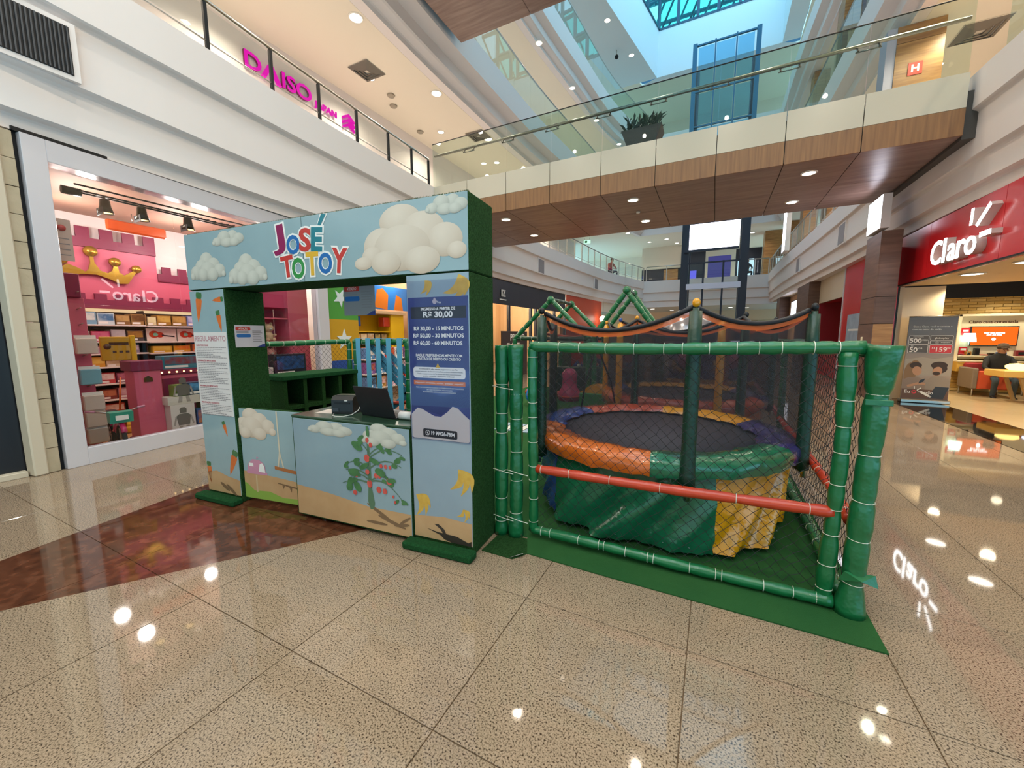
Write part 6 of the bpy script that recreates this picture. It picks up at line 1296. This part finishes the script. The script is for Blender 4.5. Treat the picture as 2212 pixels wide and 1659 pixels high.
# ---- people (continuous skinned bodies)
def person(name,label,loc,rotz,pose,cols,cap=False,scale=1.0):
    """pose: dict of joints; body grown as one surface along the skeleton"""
    J=pose; order=['pelvis','belly','chest','neck','head','crown','shL','elL','wrL','haL','shR','elR','wrR','haR','hipL','knL','anL','toL','hipR','knR','anR','toR']
    E=[('pelvis','belly'),('belly','chest'),('chest','neck'),('neck','head'),('head','crown'),('chest','shL'),('shL','elL'),('elL','wrL'),('wrL','haL'),('chest','shR'),('shR','elR'),('elR','wrR'),('wrR','haR'),('pelvis','hipL'),('hipL','knL'),('knL','anL'),('anL','toL'),('pelvis','hipR'),('hipR','knR'),('knR','anR'),('anR','toR')]
    R=dict(pelvis=(.15,.12),belly=(.15,.115),chest=(.165,.12),neck=(.055,.055),head=(.08,.095),crown=(.07,.08),shL=(.065,.065),elL=(.048,.048),wrL=(.032,.03),haL=(.035,.02),hipL=(.09,.09),knL=(.065,.065),anL=(.045,.045),toL=(.045,.035))
    me=bpy.data.meshes.new(name); me.from_pydata([J[k] for k in order],[(order.index(a),order.index(b)) for a,b in E],[])
    o=bpy.data.objects.new(name+'_tmp',me); COL.objects.link(o)
    sm=o.modifiers.new('skin','SKIN'); ss=o.modifiers.new('sub','SUBSURF'); ss.levels=2; ss.render_levels=2
    for i,k in enumerate(order):
        r=R[k] if k in R else R[k[:-1]+'L']; me.skin_vertices[0].data[i].radius=r; me.skin_vertices[0].data[i].use_root=(k=='pelvis')
    bpy.context.view_layer.update(); dg=bpy.context.evaluated_depsgraph_get(); nm=bpy.data.meshes.new_from_object(o.evaluated_get(dg)); bpy.data.objects.remove(o)
    t=thing(name,label,'person',loc,rotz); t.scale=(scale,)*3
    nm.materials.clear(); mats=[mat('skin_tone','#a8785c',.6),mat('cloth_'+cols[0],cols[0],.85),mat('cloth_'+cols[1],cols[1],.85),mat('shoe_'+cols[2],cols[2],.5)]
    for m in mats: nm.materials.append(m)
    nk=Vector(J['neck']).z; 
    def near(p,a,b):
        a=Vector(a);b=Vector(b);d=b-a;tt=max(0,min(1,(p-a).dot(d)/d.length_squared)); return (p-a-d*tt).length
    segs=[(e,near) for e in E]
    for f in nm.polygons:
        p=f.center; best=min(E,key=lambda e:near(p,J[e[0]],J[e[1]])/ (1 if 'chest' not in e else 1.3)); s=best
        if s in (('neck','head'),('head','crown')) or s[1] in('haL','haR'): mi=0
        elif s[1] in('toL','toR'): mi=3
        elif s[0] in('hipL','hipR','knL','knR') or s[1] in('hipL','hipR'): mi=2
        else: mi=1
        f.material_index=mi; f.use_smooth=True
    place('body',nm,t)
    h=Vector(J['head']); c=Vector(J['crown']); f=Vector((0,-1,0))
    hm=mat('hair_'+cols[3],cols[3],.8); m=(h+c)/2
    hair=MB().ball((m.x,m.y+.02,m.z+.035),.092,.105,.085,14,9).build('hair',hm,t)
    if cap:
        MB().lathe([(.098,-.01),(.1,.02),(.085,.075),(.05,.10),(.0001,.108)],(m.x,m.y+.005,m.z+.02),18).build('cap',mat('cap_cloth','#5a4a3c',.8),t); MB().bbox(m.x-.07,m.x+.07,m.y-.175,m.y-.08,m.z+.005,m.z+.018,.004).build('cap_peak',mat('cap_cloth','#5a4a3c'),t)
    MB().ball((h.x,h.y-.098,h.z+.0),.014,.022,.02,8,6).build('nose',mats[0],t)
    for s in (-1,1):
        MB().ball((h.x+.03*s,h.y-.082,h.z+.025),.011,.008,.008,8,6).build('eye',m_dark,t); MB().ball((h.x+.085*s,h.y+.0,h.z),.014,.022,.03,8,6).build('ear',mats[0],t)
        w=Vector(J['ha'+('L' if s>0 else 'R')])
        e=Vector(J['wr'+('L' if s>0 else 'R')]); d=(w-e).normalized()
        for q in range(4): MB().tube([w+Vector(((q-1.5)*.019,0,0)),w+Vector(((q-1.5)*.021,0,0))+d*(.05+.012*(1.5-abs(q-1.5))),w+Vector(((q-1.5)*.02,0,-.02))+d*(.08+.012*(1.5-abs(q-1.5)))],.009,6,True,[.010,.009,.007]).build('finger',mats[0],t)
        MB().tube([w+Vector((.03*-s,0,0))-d*.02,w+Vector((.05*-s,0,0))+d*.02,w+Vector((.045*-s,0,0))+d*.05],.01,6,True,[.012,.010,.008]).build('thumb',mats[0],t)
    MB().ball((h.x,h.y-.088,h.z-.045),.026,.006,.006,8,5).build('mouth',mat('lip_tone','#8a4c42',.6),t)
    return t
sit=dict(pelvis=(0,0,.54),belly=(0,-.03,.70),chest=(0,-.10,.92),neck=(0,-.15,1.07),head=(0,-.20,1.17),crown=(0,-.19,1.27),shL=(.19,-.10,.98),elL=(.27,-.22,.76),wrL=(.17,-.40,.66),haL=(.10,-.45,.65),shR=(-.19,-.10,.98),elR=(-.28,-.22,.76),wrR=(-.19,-.40,.66),haR=(-.12,-.46,.65),
   hipL=(.10,-.06,.52),knL=(.16,-.46,.50),anL=(.15,-.44,.09),toL=(.16,-.58,.045),hipR=(-.10,-.06,.52),knR=(-.16,-.46,.50),anR=(-.16,-.40,.09),toR=(-.18,-.54,.045))
person('person','person in dark jacket, jeans and cap seated in the orange armchair',(6.12,13.78,-.06),0,sit,('#26282b','#3f4f5e','#1c1c1e','#3a3230'),True)
person('person','dark-haired person in grey seated behind the far balcony right of the lift',(1.75,32.2,5.2),PI*.1,sit,('#54525c','#2c2c34','#1c1c1e','#1e1816'),False,1.1)
person('person','person in red seated behind the far left balcony glass',(-6.55,27.6,5.2),PI*.3,sit,('#a8463a','#3a3a44','#2a2a2c','#2a201c'),False,1.1)

# ---- wood-clad column and lit panel
col=struct('wall_right_column','wood-clad column between the red shop and the farther shops','column')
for za,zb in ((0,.14),(.145,1.72),(1.725,2.28),(2.285,3.62)):
    m=m_woodh if .1<za<1.7 else (m_wooddk if za>1.7 else mat('skirting_stone','#a8987c',.3))
    MB().bbox(3.0,3.32,10.97,10.99,za,zb-.005,.002).build('front_panel',m,col); MB().bbox(2.98,3.0,10.97,11.85,za,zb-.005,.002).build('side_panel',m_wooddk if za>.1 else m,col); None
MB().box(3.0,3.32,10.99,11.85,0,3.62).build('core',m_groove,col); MB().box(3.22,3.6,11.85,11.9,0,3.4).build('red_edge_strip',m_redg,col)
lb=thing('lightbox','bright white light panel on the upper part of the wood column','light box',(2.98,11.42,3.98)); MB().box(-.03,.12,-.42,.40,-.30,.38).build('case',m_plaster,lb); MB().box(-.036,-.03,-.41,.39,-.29,.37).build('screen',lamp('panel_white','#f2f0ff',7),lb); 
lb2=thing('lightbox','narrow white light panel on the farther column by the right balcony','light box',(2.93,24.4,6.9)); MB().box(-.05,.15,-.5,.5,-1.3,1.3).build('case',m_plaster,lb2); MB().box(-.056,-.05,-.46,.46,-1.25,1.25).build('screen',lamp('panel_white2','#f2f0ff',6),lb2)
th=thing('switch_plate','small cream switch plate on the side of the wood column','switch',(2.978,11.5,1.35)); MB().bbox(-.012,0,-.05,.05,-.09,.09,.003).build('plate',m_cabw,th); MB().box(-.016,-.012,-.02,.02,-.03,.03).build('rocker',m_ring,th)
# upper part of the column line on the gallery with hydrant sign
up_=struct('wall_right_gallery_column','oak-clad column rising through the right upper gallery','column')
for za,zb in ((5.2,6.9),(6.905,8.42),(8.425,8.8)): MB().bbox(3.56,4.42,13.48,13.5,za,zb-.005,.003).build('front_panel',m_woodh,up_)
MB().box(3.56,4.42,13.5,14.2,5.2,8.8).build('core',m_groove,up_); MB().box(3.38,3.56,13.5,14.0,5.2,8.8).build('edge_post',mat('post_lavender','#b9b3c4',.5),up_)
hy=thing('hydrant_sign','small red sign with white letter H on the oak gallery column','sign',(3.94,13.478,7.79)); MB().bbox(-.13,.13,-.012,0,-.14,.14,.003).build('plate',mat('hydrant_red','#c23a24',.4),hy); text('letter','H',.22,m_ink,hy,(0,-.014,0),(PI/2,0,0),.002,.008)
for k,(ya,yb2) in enumerate(((19.5,20.5),(24.5,25.3))):
    for z0,z1,s in ((5.2,8.8,''),(10.2,13.8,'u')): 
        t=struct('wall_right_gallery_pier','oak-clad pier farther along the right gallery, %s, floor %d'%(ord_[k],2 if not s else 3),'column'); MB().bbox(3.6,4.2,ya,yb2,z0,z1,.004).build('cladding',m_woodh,t)

# ---- farther right shops
fr2=struct('wall_right_far','far right shopfronts in cream tile and red panels','shopfronts')
MB().box(3.72,3.8,16.5,20,2.73,3.62).build('cream_tile',m_tile,fr2); MB().box(3.70,3.8,14.46,16.45,0,3.62).build('red_panel',m_redg,fr2); MB().box(3.70,3.8,12.5,14.45,0,3.62).build('wood_panel',m_wood,fr2); MB().box(3.68,3.8,16.45,16.55,0,3.62).build('white_jamb',m_frame_w,fr2)
MB().box(5.6,5.7,16.5,20,0,2.73).build('red_niche_wall',mat('niche_red','#8c1020',.4),fr2); MB().box(3.72,5.7,19.8,19.9,0,2.73).build('red_niche_wall',mat('niche_red','#8c1020'),fr2); MB().box(3.8,5.7,16.5,20,2.73,2.8).build('niche_ceiling',m_redg,fr2); MB().box(3.7,5.7,16.55,19.8,0,.9).build('red_desk',mat('niche_red','#8c1020'),fr2)
MB().bbox(3.35,3.8,20,22.5,0,3.62,.005).build('wood_column',m_wooddk,fr2); MB().box(3.8,3.9,22.5,31,0,3.62).build('warm_wall',mat('far_warm','#c89a70',.6),fr2); MB().bbox(3.3,3.8,27.6,28.8,0,3.62,.005).build('wood_column',m_wooddk,fr2)
sc3=thing('shop_screen','small bright screen in the far right shopfront','screen',(3.78,25.3,2.75)); MB().box(-.06,.05,-1.3,1.3,-.6,.55).build('casing',m_dark,sc3); MB().box(-.066,-.06,-1.2,1.2,-.55,.5).build('screen',lamp('screen_soft','#eef2ff',4),sc3)
gp_=thing('wall_poster','grey poster on the red panel of the far right shopfront','poster',(3.69,15.1,1.7)); MB().box(-.012,0,-.62,.66,-.75,.40).build('sheet',mat('poster_grey','#8fa0b4',.3,var=(5,.6,'#b8c4d0')),gp_); MB().box(-.014,-.012,-.5,.5,-.1,-.04).build('text_line',m_ink,gp_)

# ================================================================== FAR LEFT SHOPS AND END
fl2=struct('wall_left_far','far left shopfronts under the curved balcony','shopfronts')
m_signd=mat('sign_charcoal','#2b2a35',.4); m_int=mat('boutique_warm','#cfa77c',.6)
def lx(y,o=.36): return PL(y)-o
def wallseg(ya,yb,za,zb,m,nm,o=.36):
    mb=MB(); Y=ys(ya,yb,1.0)
    for a,b in zip(Y,Y[1:]): mb.quad((lx(a,o),a,za),(lx(b,o),b,za),(lx(b,o),b,zb),(lx(a,o),a,zb))
    return mb.build(nm,m,fl2)
wallseg(9.2,19.9,2.68,3.62,m_signd,'charcoal_fascia'); wallseg(20.0,25.4,0,3.62,mat('panel_orange','#d1502a',.45),'orange_panel'); wallseg(25.4,31.5,3.0,3.62,m_cream,'cream_fascia')
MB().box(-11,-10.9,9.2,31,0,3.52).build('boutique_back',m_int,fl2); MB().box(-11,-7.3,9.15,9.25,0,3.52).build('boutique_side',m_int,fl2); MB().box(-11,-7.3,19.9,20,0,3.52).build('boutique_side',m_int,fl2)
for y in (14.06,16.1,16.6,18.6,19.8): MB().box(lx(y)-.05,lx(y)+.05,y-.07,y+.07,0,2.68).build('door_post',m_signd,fl2)
for a,b in ((9.3,14),(14.13,16.0),(16.7,18.5)): MB().bar((lx(a),a,1.34),(lx(b),b,1.34),.012,2.6).build('glass_pane',m_glass,fl2)
for k in range(5): MB().box(-10.8,-10.4,12+1.2*k,12.9+1.2*k,.4+.0*k,1.5+.2*(k%2)).build('display_unit',mat('unit_%d'%(k%3),('#8a6a4c','#c8b8a8','#6a5a5c')[k%3],.6),fl2)
bs=thing('shop_sign','white letters IZ on the charcoal fascia behind the booth','shop sign',(PL(13.55)-.33,13.55,3.06)); text('letters','IZ',.34,m_ink,bs,(.01,0,.03),(PI/2,0,PI/2-.0),.02,.01); MB().box(0,.03,-.3,.22,-.22,-.18).build('underline',m_ink,bs)
pr_=thing('promo_board','dark board lettered PROMO LOCAL beside the left playhouse','sign board',(-6.5,12.9,.9)); MB().bbox(-.03,.03,-.95,1.1,-.9,.75,.006).build('board',mat('board_dark','#3a2c2c',.5),pr_); text('lettering','PROMO',.34,m_ink,pr_,(.034,.25,.52),(PI/2,0,PI/2),.003,.006); text('lettering','LOCAL',.24,m_ink,pr_,(.034,-.25,.18),(PI/2,0,PI/2),.003,.004)
for k in range(3): MB().box(.031,.034,-.6+.4*k,-.4+.4*k,.28,.33).build('print_line',m_ink,pr_)
# end of the ground floor
en=struct('wall_front_shops','warm lit shopfronts closing the far end of the ground floor','shopfronts')
for k,(xa,xb,c) in enumerate(((-9,-6.6,'#e8c890'),(-6.4,-3.2,'#d8a868'),(-3.0,-1.0,'#4a4048'),(1.0,3.2,'#c8a078'))): MB().box(xa,xb,38.6,38.7,0,2.7).build('shop_back',mat('endshop_%d'%k,c,.6),en)
MB().box(-9,5,38.2,38.4,2.7,3.55).build('fascia',mat('end_fascia','#d9b48c',.5),en)
for x in (-6.5,-3.1,-.9,.9): MB().box(x-.12,x+.12,38.1,38.4,0,2.7).build('pier',m_wood,en)
glp=thing('pendant_globe','glowing round globe lamp hanging in the far hall','lamp',(-6.2,24.6,2.5)); MB().ball((0,0,0),.2).build('globe',lamp('globe_white','#fff4e0',9),glp); MB().tube([(0,0,.2),(0,0,1.1)],.01,6).build('cord',m_dark,glp)
ex=thing('exit_sign','small green exit sign hanging from the far gallery ceiling','sign',(-8.9,30,8.5)); MB().box(-.25,.25,-.03,.03,-.12,.12).build('case',lamp('exit_green','#bff5d8',1.6),ex); MB().box(-.16,.02,-.034,-.03,-.07,.07).build('pictogram',mat('exit_dark','#0f6a40',.5),ex)
for x in (-.2,.2): MB().tube([(x,0,.12),(x,0,.30)],.008,6).build('hanger',m_dark,ex)
# upper far gallery shops
eg=struct('wall_front_gallery_shops','dark shopfronts in the far upper gallery','shopfronts')
MB().box(-5.8,-2.6,36,36.2,5.2,7.0).build('dark_shopfront',m_signd,eg); MB().box(-5.8,-2.6,35.9,36.1,7.0,8.8).build('cream_bulkhead',m_cream,eg); MB().box(-2.6,-.9,35.5,35.7,5.2,8.3).build('navy_shopfront',m_navy,eg); MB().box(1.2,2.9,35.5,35.7,5.2,8.0).build('navy_shopfront',m_navy,eg); MB().bbox(2.9,4.0,34,35.2,5.2,8.8,.005).build('wood_pier',m_woodh,eg); MB().bbox(3.9,4.6,31.8,32.8,5.2,8.8,.005).build('wood_pier',m_woodh,eg)
MB().box(1.35,2.4,35.42,35.5,5.6,7.2).build('lit_window',lamp('gallery_blue','#bfe4f4',1.6),eg); MB().box(-2.3,-1.5,35.42,35.5,5.6,6.6).build('lit_window',lamp('gallery_violet','#6a6ae8',1.3),eg); MB().box(-4.0,-2.9,35.8,35.9,5.3,6.9).build('wood_door',m_woodh,eg); MB().box(-.7,.9,35.42,35.5,5.8,7.6).build('lit_window',lamp('gallery_blue2','#6a6ac0',.5),eg)
# silver domed kiddie ride behind the rear trampoline
kr=thing('kiddie_ride','silver domed kiddie ride with windows and red band behind the rear trampoline','ride',(-.70,12.6,0))
MB().bbox(-.75,.75,-.6,.6,0,.25,.05).build('base',m_navy,kr); MB().lathe([(.72,.25),(.78,.6),(.80,1.0),(.78,1.35),(.70,1.75),(.52,2.05),(.25,2.2),(.0001,2.24)],(0,0,0),28).build('shell',mat('ride_silver','#c8c8d0',.2,.5),kr)
MB().lathe([(.785,1.32),(.79,1.40),(.765,1.55),(.745,1.62)],(0,0,0),28).build('window_band',mat('ride_window','#39455c',.08),kr); MB().lathe([(.805,1.08),(.812,1.14),(.803,1.22)],(0,0,0),28).build('red_band',m_redg,kr); MB().lathe([(.82,.55),(.84,.62),(.82,.68)],(0,0,0),28).build('bumper',m_steel,kr)
bn2=thing('light_bar_counter','counter with glowing blue-white light bars beyond the kiddie ride','counter',(.55,14.5,0)); MB().bbox(-.9,.9,-.3,.3,0,1.05,.01).build('body',m_woodv,bn2)
for z in (1.12,1.26): MB().box(-.85,.85,-.32,-.28,z,z+.05).build('light_bar',lamp('bar_blue','#dfe4ff',4),bn2)
for x in (-.8,.8): MB().tube([(x,-.3,1.05),(x,-.3,1.35)],.02,8).build('bar_post',m_dark,bn2)

sc_=thing('security_camera','black dome camera hanging on a thin rod below the top ceiling','camera',(-6.34,27,18.80)); MB().ball((0,0,0),.12,.12,.13,14,8).build('dome',m_dark,sc_); MB().tube([(0,0,.1),(0,0,.40)],.02,6).build('rod',m_steel,sc_)
sd_=thing('smoke_detector','small white smoke detector on the bridge underside between the downlights','detector',(-1.84,10.55,4.549)); MB().lathe([(.05,0),(.05,-.02),(.035,-.045),(.0001,-.05)],(0,0,0),14).build('housing',m_ring,sd_); MB().lathe([(.052,-.012),(.053,-.016),(.052,-.02)],(0,0,0),14).build('seam',m_groove,sd_)
